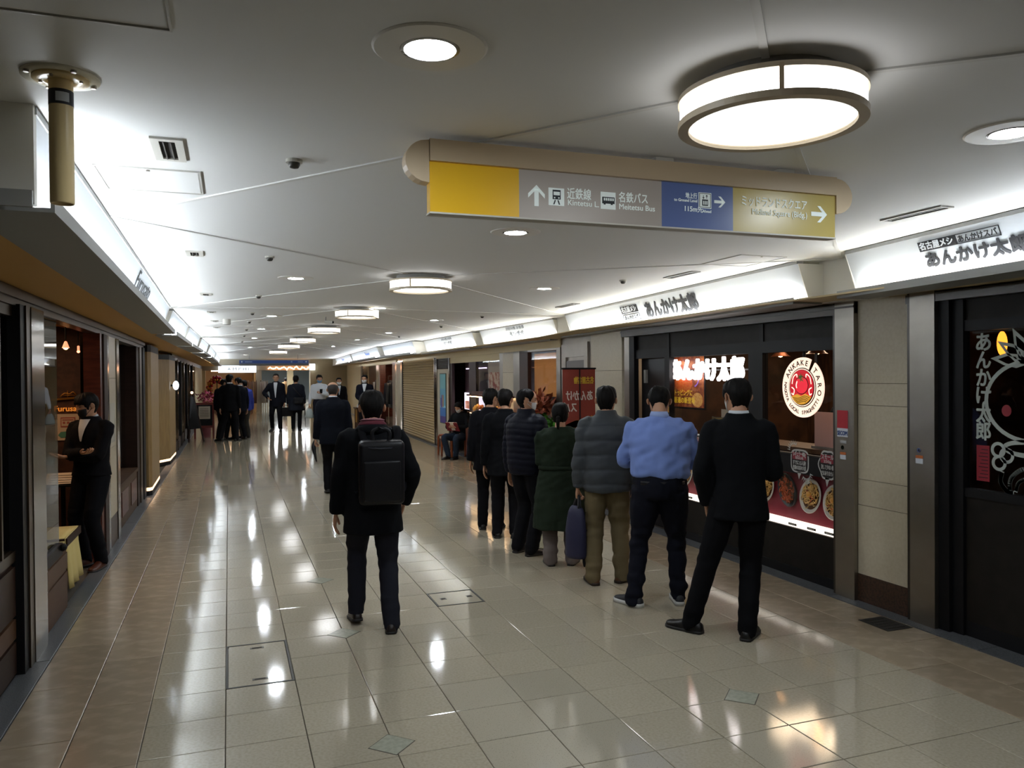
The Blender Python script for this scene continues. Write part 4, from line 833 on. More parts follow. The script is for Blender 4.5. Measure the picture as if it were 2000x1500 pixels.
bubble(5.01, .97, .21, .24, 'cloud shaped speech bubble sticker with red title 250g by the steel column', 'スモール', '250g', ['決して少ない量', 'ではありません'], False)
bubble(6.80, .98, .21, .24, 'round speech bubble sticker on the glass between blue shirt and black suit', 'メガ 600g', 'MEGA', ['たっぷり', '満腹です'], False)
bubble(7.13, 1.0, .16, .26, 'speech bubble sticker right behind the blue shirt sleeve', 'ミニ', '150g', ['小さめ', 'サイズ'], True)
h = root('door_notice', (4.43, 7.40, 1.34), 'small pink and yellow notice on the black window frame', 'notice'); flat('pink_sheet', [[(7.37, 1.36), (7.45, 1.36), (7.45, 1.42), (7.37, 1.42)]], 4.429, mat('pink', '#8f2460', .6), h); flat('yellow_sheet', [[(7.37, 1.29), (7.45, 1.29), (7.45, 1.35), (7.37, 1.35)]], 4.429, mat('dull_yellow', '#a5762a', .6), h)
h = root('door_sticker', (4.43, 7.40, 1.2), 'pair of pale stickers under the pink notice', 'sticker'); 
for z in (1.16, 1.22, 1.1): flat('sticker_sheet', [[(7.375, z), (7.42, z), (7.42, z+.045), (7.375, z+.045)]], 4.429, mat('notice_paper'), h)
h = root('card_sign', (4.47, 7.27, 1.2), 'small dark card sign standing behind the glass', 'sign'); MB().box(4.475, 4.48, 7.22, 7.33, 1.12, 1.24).build('card', mat('card_dark', '#20242a', .5), h); text('Open', .035, mat('notice_paper'), h, (4.474, 7.275, 1.17), UY, Z, 'lettering', .0005, .0005)
# interior
tag(MB().box(7.2, 7.3, 4.2, 8.6, 0, 2.4).build('wall_shop_back', mat('shop_wood', '#4a2f1d', .5, noise_=((4, 24, 4), '#2f1c10', .4, .6))), kind='structure')
for y in (4.25, 8.5): tag(MB().box(4.62, 7.2, y, y+.08, 0, 2.4).build('wall_shop_side', mat('shop_wood')), kind='structure')
tag(MB().box(4.6, 7.2, 1.1, 8.5, 2.3, 2.36).build('ceiling_shop', mat('shop_dark')), kind='structure')
h = root('shop_counter', (5.0, 6.2, 0), 'long dark counter behind the shop window', 'counter'); MB().box(4.75, 5.15, 4.9, 7.3, 1.0, 1.04).build('worktop', wood_mid, h); MB().box(4.95, 5.1, 4.9, 7.3, 0, 1.0).build('front_panel', dark_brown_panel, h)
h = root('partition_board', (4.85, 5.3, 1.04), 'pinkish upright partition board on the counter under the emblem', 'board'); MB().box(4.84, 4.85, 5.12, 5.62, 1.06, 1.36).build('panel', mat('pink_board', '#b08a80', .5), h); MB().box(4.82, 4.87, 5.1, 5.64, 1.04, 1.06).build('foot', steel, h)
for y, lab in ((5.06, 'small framed menu card on the counter right of the partition board'), (6.98, 'small framed menu card on the counter near the food poster')):
    h = root('menu_card', (4.8, y, 1.04), lab, 'menu', 'menu cards on the counter'); MB().box(4.79, 4.80, y-.13, y+.13, 1.05, 1.25).build('frame', steel, h); MB().box(4.785, 4.79, y-.12, y+.12, 1.06, 1.24).build('sheet', mat('menu_yellow', '#9a7f45', .6), h)
    k = MB()
    for i in range(6): k.box(4.782, 4.785, y-.1, y+.1-.03*(i % 3), 1.075+i*.026, 1.085+i*.026)
    k.build('print_lines', mat('menu_ink', '#4a3518', .6), h); MB().box(4.77, 4.82, y-.1, y+.1, 1.04, 1.05).build('foot', steel, h)
h = root('paper_sheet', (4.85, 7.15, 1.04), 'white paper card leaning on the counter near the far window end', 'paper'); MB().box(4.83, 4.835, 6.6, 7.0, 1.05, 1.33).build('sheet', mat('paper'), h)
for y in (5.4, 7.0):
    l = bpy.data.lights.new('shop_fill_light', 'AREA'); l.energy = 14; l.color = (1, .75, .5); l.size = .8; lo = bpy.data.objects.new('shop_fill_light', l); lo.location = (6.0, y, 2.25); COL.objects.link(lo)  # area lights without fixture, added to brighten the dark shop interior
lamp_sh = mat('copper_shade', '#6b3a20', .3, .8)
for x, y, z, lab in ((5.5, 6.35, 1.95, 'small glowing pendant lamp inside, left of the emblem'), (5.9, 7.4, 1.95, 'small glowing pendant lamp inside, behind the lettering'), (5.6, 5.0, 2.0, 'small glowing pendant lamp inside, right of the emblem')):
    h = root('pendant_lamp', (x, y, z), lab, 'lamp'); MB().tube([(x, y, 2.3), (x, y, z)], [.006]*2, 6).build('cord', black_m, h); MB().lathe((x, y, z), [(.02, .03), (.09, -.05), (.11, -.06)], 20).build('shade', lamp_sh, h, True); MB().ball((x, y, z-.04), .03, 10).build('bulb', mat('bulb_warm', '#ffd9a0', .5, emit='#ffb870', es=22), h, True)
# ---------------- pier and steel service panel beyond the dark shop (wall turns slightly)
def along(a, b, t): return (a[0]+(b[0]-a[0])*t, a[1]+(b[1]-a[1])*t)
PA, PB, PC, PD = (4.41, 8.40), (4.49, 9.42), (4.645, 10.73), (4.66, 10.9)
p = root('wall_pier_2', (4.45, 9, 0), kind='structure')
for z0, z1 in ((.2, .9), (.9, 1.06), (1.06, 1.75), (1.75, 2.236)): MB().wall(PA, PB, z0+.002, z1-.002, .2).build('stone_panel', cream_stone, p)
MB().wall(PA, PB, 0, .2, .2).build('stone_base', brown_stone, p)
p = root('door_3', (4.55, 10, 0), kind='structure')
MB().wall(PB, PC, 0, 2.236, .15).build('steel_cladding', steel, p)
q = [along(PB, PC, t) for t in (.05, .16, .8, .96)]
off = lambda a, e: (a[0]-e, a[1])
MB().wall(off(q[1], .02), off(q[2], .02), .05, 1.9, .02).build('service_door', mat('dark_steel'), p); MB().wall(off(q[0], .03), off(q[3], .03), 1.95, 2.14, .03).build('door_head', steel, p)
for a, b in ((q[0], q[1]), (q[2], q[3])): MB().wall(off(a, .03), off(b, .03), 0, 1.95, .03).build('door_jamb', steel, p)
# ---------------- roll-up banner seen from the back
h = root('banner_stand', (3.98, 8.7, 0), 'red brown standing banner seen from behind with mirrored yellow and white lettering', 'banner')
bx0, bx1, by = 3.77, 4.20, 8.70
br = mat('banner_red_brown', '#7a2f22', .6, emit='#7a2f22', es=.05); MB().box(bx0, bx1, by, by+.004, .12, 1.775).build('cloth', br, h)
MB().box(bx0-.01, bx1+.01, by-.006, by+.012, 1.765, 1.785).build('top_rail', black_m, h); MB().box(bx0-.02, bx1+.02, by-.08, by+.1, 0, .09).build('base', black_m, h); MB().tube([(3.99, by-.012, .05), (3.99, by-.012, 1.77)], [.008]*2, 8).build('support_pole', black_m, h)
yb = mat('banner_yellow', '#c9a42c', .6); wb = mat('banner_white', '#c9c2b6', .6)
MX = (-1, 0, 0)
cloth_ = h.children[0]
def btext(t, s_, m, x, z, w_):
    o = text(t, s_, m, cloth_, (x, by-.0012, z), (1, 0, 0), Z, 'lettering', .0008, .003, w_)
    ob, wd, A = FIT.pop(); FIT.append((ob, -wd, A))
btext('名古屋名物', .09, yb, 4.05, 1.60, .26); btext('あんかけ', .13, wb, 3.99, 1.40, .35); btext('スパ', .13, wb, 3.87, 1.26, .17)
def bz(n_, polys, m, y): 
    k = MB()
    for q_ in polys: k.prism(q_, lambda u, v, w_: (u, y-w_, v), .001)
    return k.build(n_, m, cloth_)
bz('ribbon', stroke(curve([(3.82, 1.06), (3.95, 1.11), (4.06, 1.10), (4.16, 1.16)]), .08), yb, by-.0005)
bz('plate_print', [ellipse(4.0, .82, .2, .12)], mat('banner_black', '#1a1412', .6), by-.0005); bz('plate_rim', band(ellipse(4.0, .82, .2, .12), ellipse(4.0, .82, .185, .105)), wb, by-.002)
bz('noodle_print', [q_ for i in range(5) for q_ in stroke(curve([(4.06+.022*i, .76), (4.04+.02*i, .86), (4.0+.02*i, .93), (3.95+.025*i, .86)]), .012)], yb, by-.0022)
# ---------------- cafe
def XW(y):
    for a, b in zip(RW, RW[1:]):
        if a[1] <= y <= b[1]: return a[0]+(b[0]-a[0])*(y-a[1])/(b[1]-a[1])
    return RW[-1][0]
def wslab(nm, y0, y1, z0, z1, m, par, dx=0., t=.06): return MB().wall((XW(y0)+dx, y0), (XW(y1)+dx, y1), z0, z1, t).build(nm, m, par)
tag(MB().wall((4.62, 10.73), (4.74, 18.7), 2.11, 2.24, .1).build('trim_15', cream_paint), kind='structure')
cf = root('window_6', (4.66, 12, 0), kind='structure')
wslab('frame', 10.76, 10.92, 0, 2.12, steel, cf); wslab('frame', 12.62, 12.95, 0, 2.12, steel, cf); wslab('frame', 12.2, 12.62, .0, 2.12, mat('plum_frame', '#35201e', .5), cf)
wslab('curtain', 10.92, 12.2, 1.36, 2.05, mat('orange_blind', '#a8713a', .8, emit='#b5763a', es=.16), cf, .12); wslab('pane', 10.92, 12.2, 1.33, 2.08, clear, cf, .03, .006)
wslab('dado', 10.92, 12.2, 0, 1.33, mahogany, cf, .02); wslab('head', 10.92, 13.5, 2.08, 2.13, steel, cf)
p = root('wall_pier_3', (4.68, 13.3, 0), kind='structure')
for z0, z1 in ((.2, .9), (.9, 1.06), (1.06, 1.75), (1.75, 2.236)): wslab('stone_panel', 12.95, 13.55, z0+.002, z1-.002, cream_stone, p)
wslab('stone_base', 12.95, 13.55, 0, .2, brown_stone, p)
cg = root('window_7', (4.7, 15, 0), kind='structure')
wslab('frame', 13.55, 13.75, 0, 2.12, steel, cg); wslab('frame', 15.3, 15.8, .66, 2.0, mat('plum_frame'), cg); wslab('pane', 13.75, 15.3, 1.36, 1.98, clear, cg, .0, .006); wslab('frame', 13.75, 15.5, 1.28, 1.38, mahogany, cg, -.03); wslab('head', 13.75, 17.36, 1.98, 2.13, cream_paint, cg)
wslab('frame', 17.2, 17.36, 0, 2.13, mat('plum_frame'), cg)
tag(MB().wall((5.9, 10.9), (5.9, 18.6), 0, 2.3, .1).build('wall_cafe_back', mat('plum_wall', '#3a2028', .6)), kind='structure')
tag(MB().wall((4.75, 10.9), (5.9, 10.9), 0, 2.3, .05).build('wall_cafe_side', mat('plum_wall')), kind='structure')
tag(MB().box(4.8, 6, 10.9, 18.6, 2.2, 2.26).build('ceiling_cafe', mat('shop_dark')), kind='structure')
h = root('cafe_poster', (4.69, 14.2, 1.4), 'cafe poster with red and white food pictures inside the window', 'poster')
wslab('sheet', 13.78, 14.62, 1.37, 1.95, mat('cafe_poster_paper', '#a89c90', .6), h, .05, .006); wslab('picture', 13.84, 14.56, 1.42, 1.76, mat('cafe_food', '#94443a', .6, noise_=(9, '#c9b3a0', .42, .55)), h, .046, .003)
h = root('cafe_lettering', (5.2, 15.9, 1.6), 'pale lettering on the dark plum cafe wall', 'lettering'); MB().wall((4.95, 15.2), (5.05, 17.2), 1.3, 2.0, .03).build('board', mat('plum_wall'), h)
text('タンポ', .22, mat('lettering_pale', '#a89a94', .5), h, (4.97, 16.3, 1.55), (0, -1, 0), Z, 'lettering', .004, .003, .6)
MB().wall((4.94, 15.3), (5.04, 17.1), 1.845, 1.865, .01).build('neon_line', mat('neon_white', '#fff', .5, emit='#e0d0ff', es=2.5), h)
h = root('cafe_menu_board', (4.9, 16.3, 1.2), 'glowing white menu board with food pictures under the cafe lettering', 'menu'); MB().wall((4.9, 15.4), (5.0, 17.1), .95, 1.32, .03).build('light_box', mat('menu_lit', '#fff', .5, emit='#f2e8ff', es=.9), h); MB().wall((4.895, 15.7), (4.985, 17.0), .97, 1.14, .004).build('food_picture', mat('menu_food', '#b5604a', .5, emit='#c87860', es=.5, noise_=(12, '#e8d8d0', .4, .6)), h)
h = root('cafe_showcase', (4.6, 13.8, 0), 'glass food showcase on a brown tiled wooden counter, lit warm', 'showcase')
cw = mat('counter_wood', '#5f2f20', .35, noise_=(8, '#4d2418', .4, .6))
MB().box(4.50, 4.72, 12.3, 15.2, .0, .1).build('plinth', black_m, h); MB().box(4.48, 4.72, 12.3, 15.25, .1, .64).build('counter_body', cw, h)
for i in range(4):
    for j in range(2): MB().box(4.468, 4.48, 12.33+i*.73, 13.03+i*.73, .12+j*.26, .36+j*.26).build('counter_panel', cw, h)
    
for i in range(2): MB().box(4.49+i*.22, 4.71, 15.252, 15.26, .12+i*.26, .36+i*.26).build('end_panel', cw, h)
for z in (.66, .98): MB().box(4.5, 4.9, 12.9, 15.2, z-.015, z).build('shelf', mat('shelf_wood', '#7a4a2a', .4), h)
MB().box(4.49, 4.495, 12.9, 15.2, .66, 1.3).build('front_pane', clear, h); MB().box(4.5, 4.9, 15.2, 15.205, .66, 1.3).build('end_pane', clear, h)
MB().box(4.49, 4.9, 12.9, 15.22, 1.3, 1.33).build('top', mahogany, h); wslab('back_board', 12.9, 15.2, .66, 1.3, mat('showcase_back', '#6b4a2c', .6), h, .2)
MB().box(4.52, 4.55, 13.0, 15.1, 1.28, 1.298).build('tube_light', mat('showcase_tube', '#fff', .5, emit='#ffd098', es=9), h); MB().box(4.52, 4.55, 13.0, 15.1, .955, .963).build('tube_light', mat('showcase_tube'), h)
fm = [mat('food_yellow', '#d9a53a', .5), mat('food_orange', '#c9722c', .5), mat('food_brown', '#8a4f26', .5)]
rr = random.Random(3); fi = 0
for z in (.66, .98):
    for i in range(7):
        y = 13.15+i*.3; c_ = fm[rr.randrange(3)]; x = 4.62
        h2 = root('food_model', (x, y, z), '%s model dish, %s from the near end of the %s showcase shelf' % (['yellow', 'orange', 'brown'][fm.index(c_)], ['first', 'second', 'third', 'fourth', 'fifth', 'sixth', 'seventh'][i], 'lower' if z < .8 else 'upper'), 'food model', 'model dishes in the cafe showcase')
        MB().lathe((x, y, z), [(.001, 0), (.05, 0), (.1, .03), (.104, .03), (.05, -.0)], 18).build('dish', por, h2, True)
        k = MB()
        for j in range(5): k.ball((x+rr.uniform(-.04, .04), y+rr.uniform(-.05, .05), z+.05+rr.uniform(0, .07)), (.04, .045, .045), 8)
        k.build('food', c_, h2, True, kind='stuff')
# plant display by the cafe window
h = root('plant_display', (4.42, 11.1, 0), 'bushy display of green leaves below and brown red dried leaves above, behind the queue', 'plant')
MB().lathe((4.42, 11.1, 0), [(.001, 0), (.12, 0), (.17, .5), (.15, .5), (.1, .05)], 20).build('pot', wood_dark, h, True)
MB().tube([(4.42, 11.1, .4), (4.42, 11.1, 1.2)], [.03, .015], 8).build('stem', wood_mid, h)
def leaves(n, c, r, m, par, nm, L=.09, seed=1):
    rr = random.Random(seed); k = MB()
    for i in range(n):
        t, u = rr.random()*6.28, rr.uniform(-1, 1); q_ = (1-u*u)**.5; R_ = rr.random()**.4
        p0 = Vector((c[0]+r[0]*R_*q_*math.cos(t), c[1]+r[1]*R_*q_*math.sin(t), c[2]+r[2]*R_*u)); a = Vector((rr.uniform(-1, 1), rr.uniform(-1, 1), rr.uniform(-.6, .8))).normalized()*L; b = a.cross(Vector((rr.uniform(-1, 1), rr.uniform(-1, 1), rr.uniform(-1, 1)))).normalized()*L*.3
        k.add([p0, p0+a*.5+b, p0+a, p0+a*.5-b], [(0, 1, 2, 3)])
    return k.build(nm, m, par, kind='stuff')
leaves(520, (4.40, 11.1, .88), (.26, .3, .27), mat('bright_leaf', '#5fae3c', .5, var=.3), h, 'green_leaves'); leaves(360, (4.40, 11.1, 1.25), (.24, .28, .2), mat('dried_leaf', '#a5563a', .6, var=.35), h, 'dried_leaves', .11, 2)
# blue poster panel
p = root('wall_panel', (4.75, 18, 0), kind='structure'); wslab('steel_edge', 17.36, 17.46, 0, 2.14, mat('polished_steel'), p, -.02); wslab('steel_edge', 18.6, 18.76, 0, 2.14, mat('polished_steel'), p, -.02); wslab('panel', 17.46, 18.6, .2, 1.86, mat('panel_cream', '#b9ae96', .5), p); wslab('base', 17.46, 18.6, 0, .2, brown_stone, p)
for i in range(7): wslab('louvre_slat', 17.48, 18.58, 1.88+i*.035, 1.903+i*.035, mat('louvre_dark', '#3b3833', .5), p, -.004)
h = root('blue_poster', (4.72, 18, 1.2), 'tall narrow blue poster with small figures in a dark frame', 'poster'); wslab('frame', 17.72, 18.32, .58, 1.76, mat('poster_frame', '#3d4a3e', .5), h, -.012, .012)
for z0, z1, c_ in ((.6, .75, '#43307d'), (.75, .95, '#2f6fb5'), (.95, 1.0, '#8fd0e8'), (1.0, 1.4, '#5fa3bf'), (1.4, 1.74, '#6fb0b8')): wslab('print_band', 17.76, 18.28, z0, z1, mat('poster_'+c_[1:], c_, .5), h, -.015, .004)
for y, z, hh, c_ in ((18.1, .95, .3, '#6a4a8a'), (17.98, .97, .28, '#b5803a'), (18.18, .96, .22, '#2f3f8a')): wslab('figure_print', y-.04, y+.04, z, z+hh, mat('fig_'+c_[1:], c_, .5), h, -.019, .003)
# rolled down shutter
h = root('roller_shutter', (4.84, 21.1, 0), 'rolled down beige roller shutter with horizontal slats', 'shutter'); sl = mat('shutter_beige', '#a98f5c', .45)
for i in range(32): MB().add([(XW(18.85), 18.85, .03+i*.066), (XW(23.3), 23.3, .03+i*.066), (XW(23.3)-.012, 23.3, .062+i*.066), (XW(18.85)-.012, 18.85, .062+i*.066), (XW(23.3), 23.3, .092+i*.066), (XW(18.85), 18.85, .092+i*.066)], [(0, 1, 2, 3), (3, 2, 4, 5)]).build('slat', sl, h)
wslab('guide_rail', 18.76, 18.85, 0, 2.14, mat('polished_steel'), h, -.03); wslab('guide_rail', 23.3, 23.45, 0, 2.14, black_m, h, -.02); wslab('bottom_bar', 18.85, 23.3, 0, .03, mat('dark_steel'), h, -.02); wslab('hood', 18.76, 23.45, 2.13, 2.236, cream_paint, h, .0)
# clothing shop
cs = root('window_8', (5, 27, 0), kind='structure')
for y0, y1, m in ((23.45, 23.75, mat('polished_steel')), (23.75, 24.5, cream_stone), (24.5, 24.75, mat('polished_steel')), (24.75, 25.3, mahogany), (28.0, 28.3, mahogany), (28.3, 28.9, mat('polished_steel')), (32.6, 33.0, mat('polished_steel'))): wslab('post', y0, y1, 0, 2.14, m, cs, -.01, .2)
wslab('head', 24.6, 33, 2.1, 2.236, cream_paint, cs); wslab('pane', 28.9, 32.6, .3, 2.1, clear, cs, 0, .008); wslab('bottom_rail', 28.9, 32.6, 0, .3, wood_dark, cs)
tag(MB().wall((XW(33), 33), (XW(39), 39.5), 0, 2.24, .3).build('wall_right', cream_paint), kind='structure')
tag(MB().wall((7.4, 18.7), (7.4, 33.2), 0, 2.3, .1).build('wall_clothes_back', mahogany), kind='structure'); tag(MB().wall((5.2, 33.1), (7.4, 33.1), 0, 2.3, -.1).build('wall_clothes_side', mahogany), kind='structure'); tag(MB().box(5, 7.4, 23.6, 33.2, 2.24, 2.3).build('ceiling_clothes', cream_paint), kind='structure')
tag(MB().wall((5.05, 24.0), (7.4, 24.0), 0, 2.3, .1).build('wall_clothes_near', mahogany), kind='structure')
for y, lab in ((26.2, 'long warm tube lamp over the open clothing shop bay'), (30.5, 'long warm tube lamp in the clothing shop window')):
    h = root('tube_lamp', (5.5, y, 2.2), lab, 'lamp'); MB().box(5.3, 5.36, y-1, y+1.3, 2.17, 2.2).build('tube', mat('shop_tube', '#fff', .5, emit='#ffd8b8', es=30), h); MB().box(5.28, 5.38, y-1.02, y+1.32, 2.2, 2.24).build('housing', mahogany, h)
def jacket(x, y, m, lab, shirt=None):
    h = root('hanging_jacket', (x, y, 1.0), lab, 'jacket', 'jackets in the clothing shop')
    prof = [(.62, .2, .09), (.95, .2, .1), (1.25, .23, .1), (1.42, .2, .08), (1.50, .09, .06), (1.56, .06, .05)]
    k = MB(); k.tube([(x, y, z) for z, a, b in prof], [(a, b) for z, a, b in prof], 14, 2, (.35, -.94, 0)); k.build('body', m, h, True)
    for sg in (-1, 1): MB().tube([(x+sg*.35*.2, y-sg*.94*.2, 1.44), (x+sg*.35*.27, y-sg*.94*.27, 1.1), (x+sg*.35*.26-.04, y-sg*.94*.26, .75)], [.07, .06, .05], 8, 3).build('sleeve', m, h, True)
    if shirt: MB().prism([(-.07, 1.48), (.07, 1.48), (.0, 1.15)], lambda u, v, q: (x+.35*u-.94*(.105+q), y-.94*u-.35*(.105+q), v), .01).build('shirt_front', shirt, h)
    MB().tube([(x, y, 1.55), (x, y, 1.68), (x+.03, y, 1.72), (x+.05, y, 1.68)], [.006]*4, 6, 2).build('hanger_hook', chrome, h)
sg_, sn, sk_ = mat('suit_grey', '#54524f', .8), mat('suit_navy', '#1c1f2b', .8), mat('suit_black', '#141315', .8); shw = mat('shirt_white', '#c9cdd2', .7)
jacket(5.25, 25.9, sn, 'dark navy jacket hanging nearest in the open clothing bay'); jacket(5.25, 26.4, sk_, 'black jacket hanging in the middle of the open clothing bay'); jacket(5.28, 26.9, sg_, 'grey jacket hanging in the open clothing bay'); jacket(5.3, 27.5, sn, 'navy jacket hanging farthest in the open clothing bay')
jacket(5.45, 29.6, sk_, 'black suit with white shirt displayed in the clothing shop window, near one', shw); jacket(5.5, 31.2, sn, 'navy suit with white shirt displayed in the clothing shop window, far one', shw)
h = root('clothes_rail', (5.28, 26.7, 1.7), 'chrome rail holding the jackets in the clothing bay', 'rail'); MB().tube([(5.22, 25.6, 1.715), (5.33, 27.8, 1.715)], [.012]*2, 8, 1, (0, 0, 1)).build('bar', chrome, h)
for y in (25.6, 27.8): MB().tube([(5.22+.05*(y-25.6), y, 0), (5.22+.05*(y-25.6), y, 1.715)], [.014]*2, 8).build('upright', chrome, h)
h = root('wire_grid', (5.05, 25.4, 0), 'chrome wire grid panel beside the hanging jackets', 'rack')
for i in range(5): MB().tube([(5.08, 25.32+i*.12, .2), (5.08, 25.32+i*.12, 2.05)], [.006]*2, 5).build('wire', chrome, h)
for i in range(8): MB().tube([(5.08, 25.32, .3+i*.24), (5.08, 25.8, .3+i*.24)], [.006]*2, 5, 1, (0, 0, 1)).build('wire', chrome, h)
h = root('display_table', (3.9, 24.2, 0), 'small yellow brown display table with folded goods by the clothing shop', 'table')
MB().box(3.6, 4.2, 23.9, 24.5, .72, .76).build('table_top', wood_mid, h); MB().box(3.65, 4.15, 23.95, 24.45, .3, .7).build('cabinet', mat('yellow_wood', '#a8792f', .5), h)
for x in (3.66, 4.14):
    for y in (23.96, 24.44): MB().box(x-.03, x+.03, y-.03, y+.03, 0, .72).build('leg', wood_mid, h)
rr = random.Random(8)
for i in range(4):
    h2 = root('folded_cloth', (3.75+i*.11, 24.1, .76), '%s folded cloth on the display table by the clothing shop' % ['white', 'red', 'pale', 'brown'][i], 'cloth', 'folded goods on the display table'); MB().obox((3.72+i*.13, 24.15, .795), (.1, .2, .07), .1*i).build('fold', mat(['shirt_white', 'poster_red', 'paper', 'wood_x'][i], '#6b4a3a', .8), h2); MB().obox((3.72+i*.13, 24.15, .84), (.09, .17, .02), .1*i).build('top_fold', mat(['shirt_white', 'poster_red', 'paper', 'wood_x'][i]), h2)
# stool by the cafe
def stool(x, y, lab):
    h = root('wooden_stool', (x, y, 0), lab, 'stool', 'stools by the cafe'); wo = mat('stool_wood', '#8a4522', .35)
    MB().lathe((x, y, .43), [(.001, 0), (.165, 0), (.17, .01), (.17, .028), (.001, .03)], 28).build('seat', wo, h, True)
    for i in range(4):
        a = PI/4+i*PI/2; c_, s_ = math.cos(a), math.sin(a)
        MB().tube([(x+.1*c_, y+.1*s_, .42), (x+.185*c_, y+.185*s_, .415), (x+.2*c_, y+.2*s_, .36), (x+.205*c_, y+.205*s_, 0)], [(.022, .014)]*4, 8, 3).build('leg', wo, h, True)
stool(4.36, 16.3, 'empty reddish bentwood stool beside the blue poster panel'); stool(4.5, 15.72, 'bentwood stool under the seated person reading by the cafe')

# ================================================================== FAR END
eb = mat('end_beige', '#a89878', .6)
e = MB(); e.box(-1.3, 3.68, 38.6, 38.9, 2.02, ZC); tag(e.build('wall_end_bulkhead', mat('end_bulk', '#a79d88', .6)), kind='structure')
tag(MB().box(3.66, 5.5, 38.6, 39.2, 0, ZC).build('wall_end_column', eb), kind='structure'); tag(MB().box(2.9, 3.2, 43, 43.4, 0, 2.3).build('wall_passage_column', eb), kind='structure')
tag(MB().box(-1.4, -1.0, 38.6, 39, 0, 2.02).build('wall_end_left', cream_paint), kind='structure')
tag(MB().box(1.2, 1.45, 38.7, 48, 0, 2.02).build('wall_end_mid', mat('end_mid', '#b5ab97', .6)), kind='structure')
tag(MB().box(-1.4, 1.3, 44, 44.2, 0, 2.1).build('wall_boutique_back', mat('boutique_warm', '#c2a27c', .6)), kind='structure'); tag(MB().box(-1.5, -1.3, 39, 44, 0, 2.1).build('wall_boutique_side', mat('boutique_warm')), kind='structure')
tag(MB().box(3.6, 6.5, 39.2, 66, -.012, .0).build('floor_passage', mat('passage_floor', '#b5ada0', .1)), kind='structure'); tag(MB().box(-1.5, 8, 38.9, 72, 2.28, 2.4).build('ceiling_passage', white_ceiling), kind='structure'); tag(MB().box(-1.5, 8, 66, 66.2, 0, 2.4).build('wall_passage_end', mat('passage_white', '#b9c3c6', .6)), kind='structure'); tag(MB().box(6.5, 6.7, 39, 66, 0, 2.4).build('wall_passage_right', mat('passage_white')), kind='structure')
pl_m = mat('passage_light', '#fff', .5, emit='#f2f8ff', es=40)
for i, (x, y) in enumerate(((2.4, 41), (2.6, 46), (3.2, 52), (3.6, 58), (4.8, 46), (4.6, 53))):
    h = root('ceiling_panel_light', (x, y, 2.28), '%s flat white ceiling light in the passage beyond the bulkhead' % ['nearest left', 'second left', 'third left', 'farthest left', 'nearer right', 'farther right'][i], 'ceiling lamp', 'flat lights in the far passage'); MB().box(x-.5, x+.5, y-.35, y+.35, 2.262, 2.275).build('diffuser', pl_m, h); MB().box(x-.54, x+.54, y-.39, y+.39, 2.27, 2.282).build('frame', mat('vent_white'), h)
h = root('tube_lamp', (0, 41, 2.1), 'warm tube lamp inside the far boutique', 'lamp'); MB().box(-.8, .9, 41, 41.1, 2.0, 2.04).build('tube', mat('boutique_tube', '#fff', .5, emit='#ffd2a0', es=16), h); MB().box(-.8, .9, 40.95, 41.15, 2.04, 2.28).build('housing', cream_paint, h)
h = root('boutique_sign', (.35, 38.5, 2.05), 'far white light box sign with spaced grey capital letters', 'sign'); MB().box(-.45, 1.2, 38.42, 38.6, 1.92, 2.25).build('light_box', mat('lightbox_white', '#fff', .5, emit='#eef6ff', es=1.0), h); text('AMPHI', .2, mat('sign_letter_grey', '#50555c', .6), h, (.42, 38.41, 2.02), X, Z, 'lettering', .004, 0., .95, spacing=1.5); MB().box(-.47, 1.22, 38.44, 38.6, 2.25, 2.28).build('top_rail', mat('rail_grey'), h)
h = root('overhead_sign', (1.55, 30, 2.2), 'long blue overhead direction sign far down the corridor', 'sign'); MB().box(.36, 2.78, 29.96, 30.02, 2.20, 2.32).build('blue_panel', mat('far_sign_blue', '#2d4478', .5, emit='#2d4478', es=.2), h); MB().box(.36, 2.78, 29.96, 30.02, 2.12, 2.198).build('grey_panel', mat('far_sign_grey', '#77797c', .5), h)
for x in (.7, 2.4): MB().tube([(x, 29.99, 2.32), (x, 29.99, ZC)], [.01]*2, 6).build('hanger', mat('grey_paint'), h)
pl('left_arrow', arrow(.45, 2.26, .07, PI/2), wl, h, 29.958); pl('right_arrow', arrow(2.69, 2.26, .07, -PI/2), wl, h, 29.958)
k = MB(); k.box(.55, .8, 29.955, 29.958, 2.24, 2.275); k.box(2.15, 2.2, 29.955, 29.958, 2.23, 2.29); k.box(2.4, 2.58, 29.955, 29.958, 2.24, 2.275); k.build('pale_marks', mat('far_sign_marks', '#8fa0bf', .5), h)
h = root('fairy_lights', (2.7, 38.5, 2.1), 'string of warm glowing fairy lights across the far bulkhead', 'lights')
rr = random.Random(4); k = MB(); pts = []
for i in range(60):
    x = 1.75+i*.033; z = 2.12+.05*math.sin(i*.7)+rr.uniform(-.03, .03); pts.append((x, 38.5, z+.02)); k.ball((x, 38.48, z), .03, 6)
k.build('bulbs', mat('fairy_bulb', '#ffd0a0', .5, emit='#ffb888', es=5), h, kind='stuff'); MB().tube(pts, [.006]*len(pts), 5, 1, (0, 0, 1)).build('cable', mat('white_cable', '#b5a89a', .6), h)
h = root('lit_panel_sign', (3.6, 38.4, 2.1), 'narrow upright glowing white sign at the right end of the fairy lights', 'sign'); MB().box(3.62, 3.86, 38.4, 38.58, 2.02, 2.32).build('light_box', mat('white_lit'), h); MB().box(3.6, 3.88, 38.45, 38.6, 2.32, 2.34).build('cap', mat('rail_grey'), h)
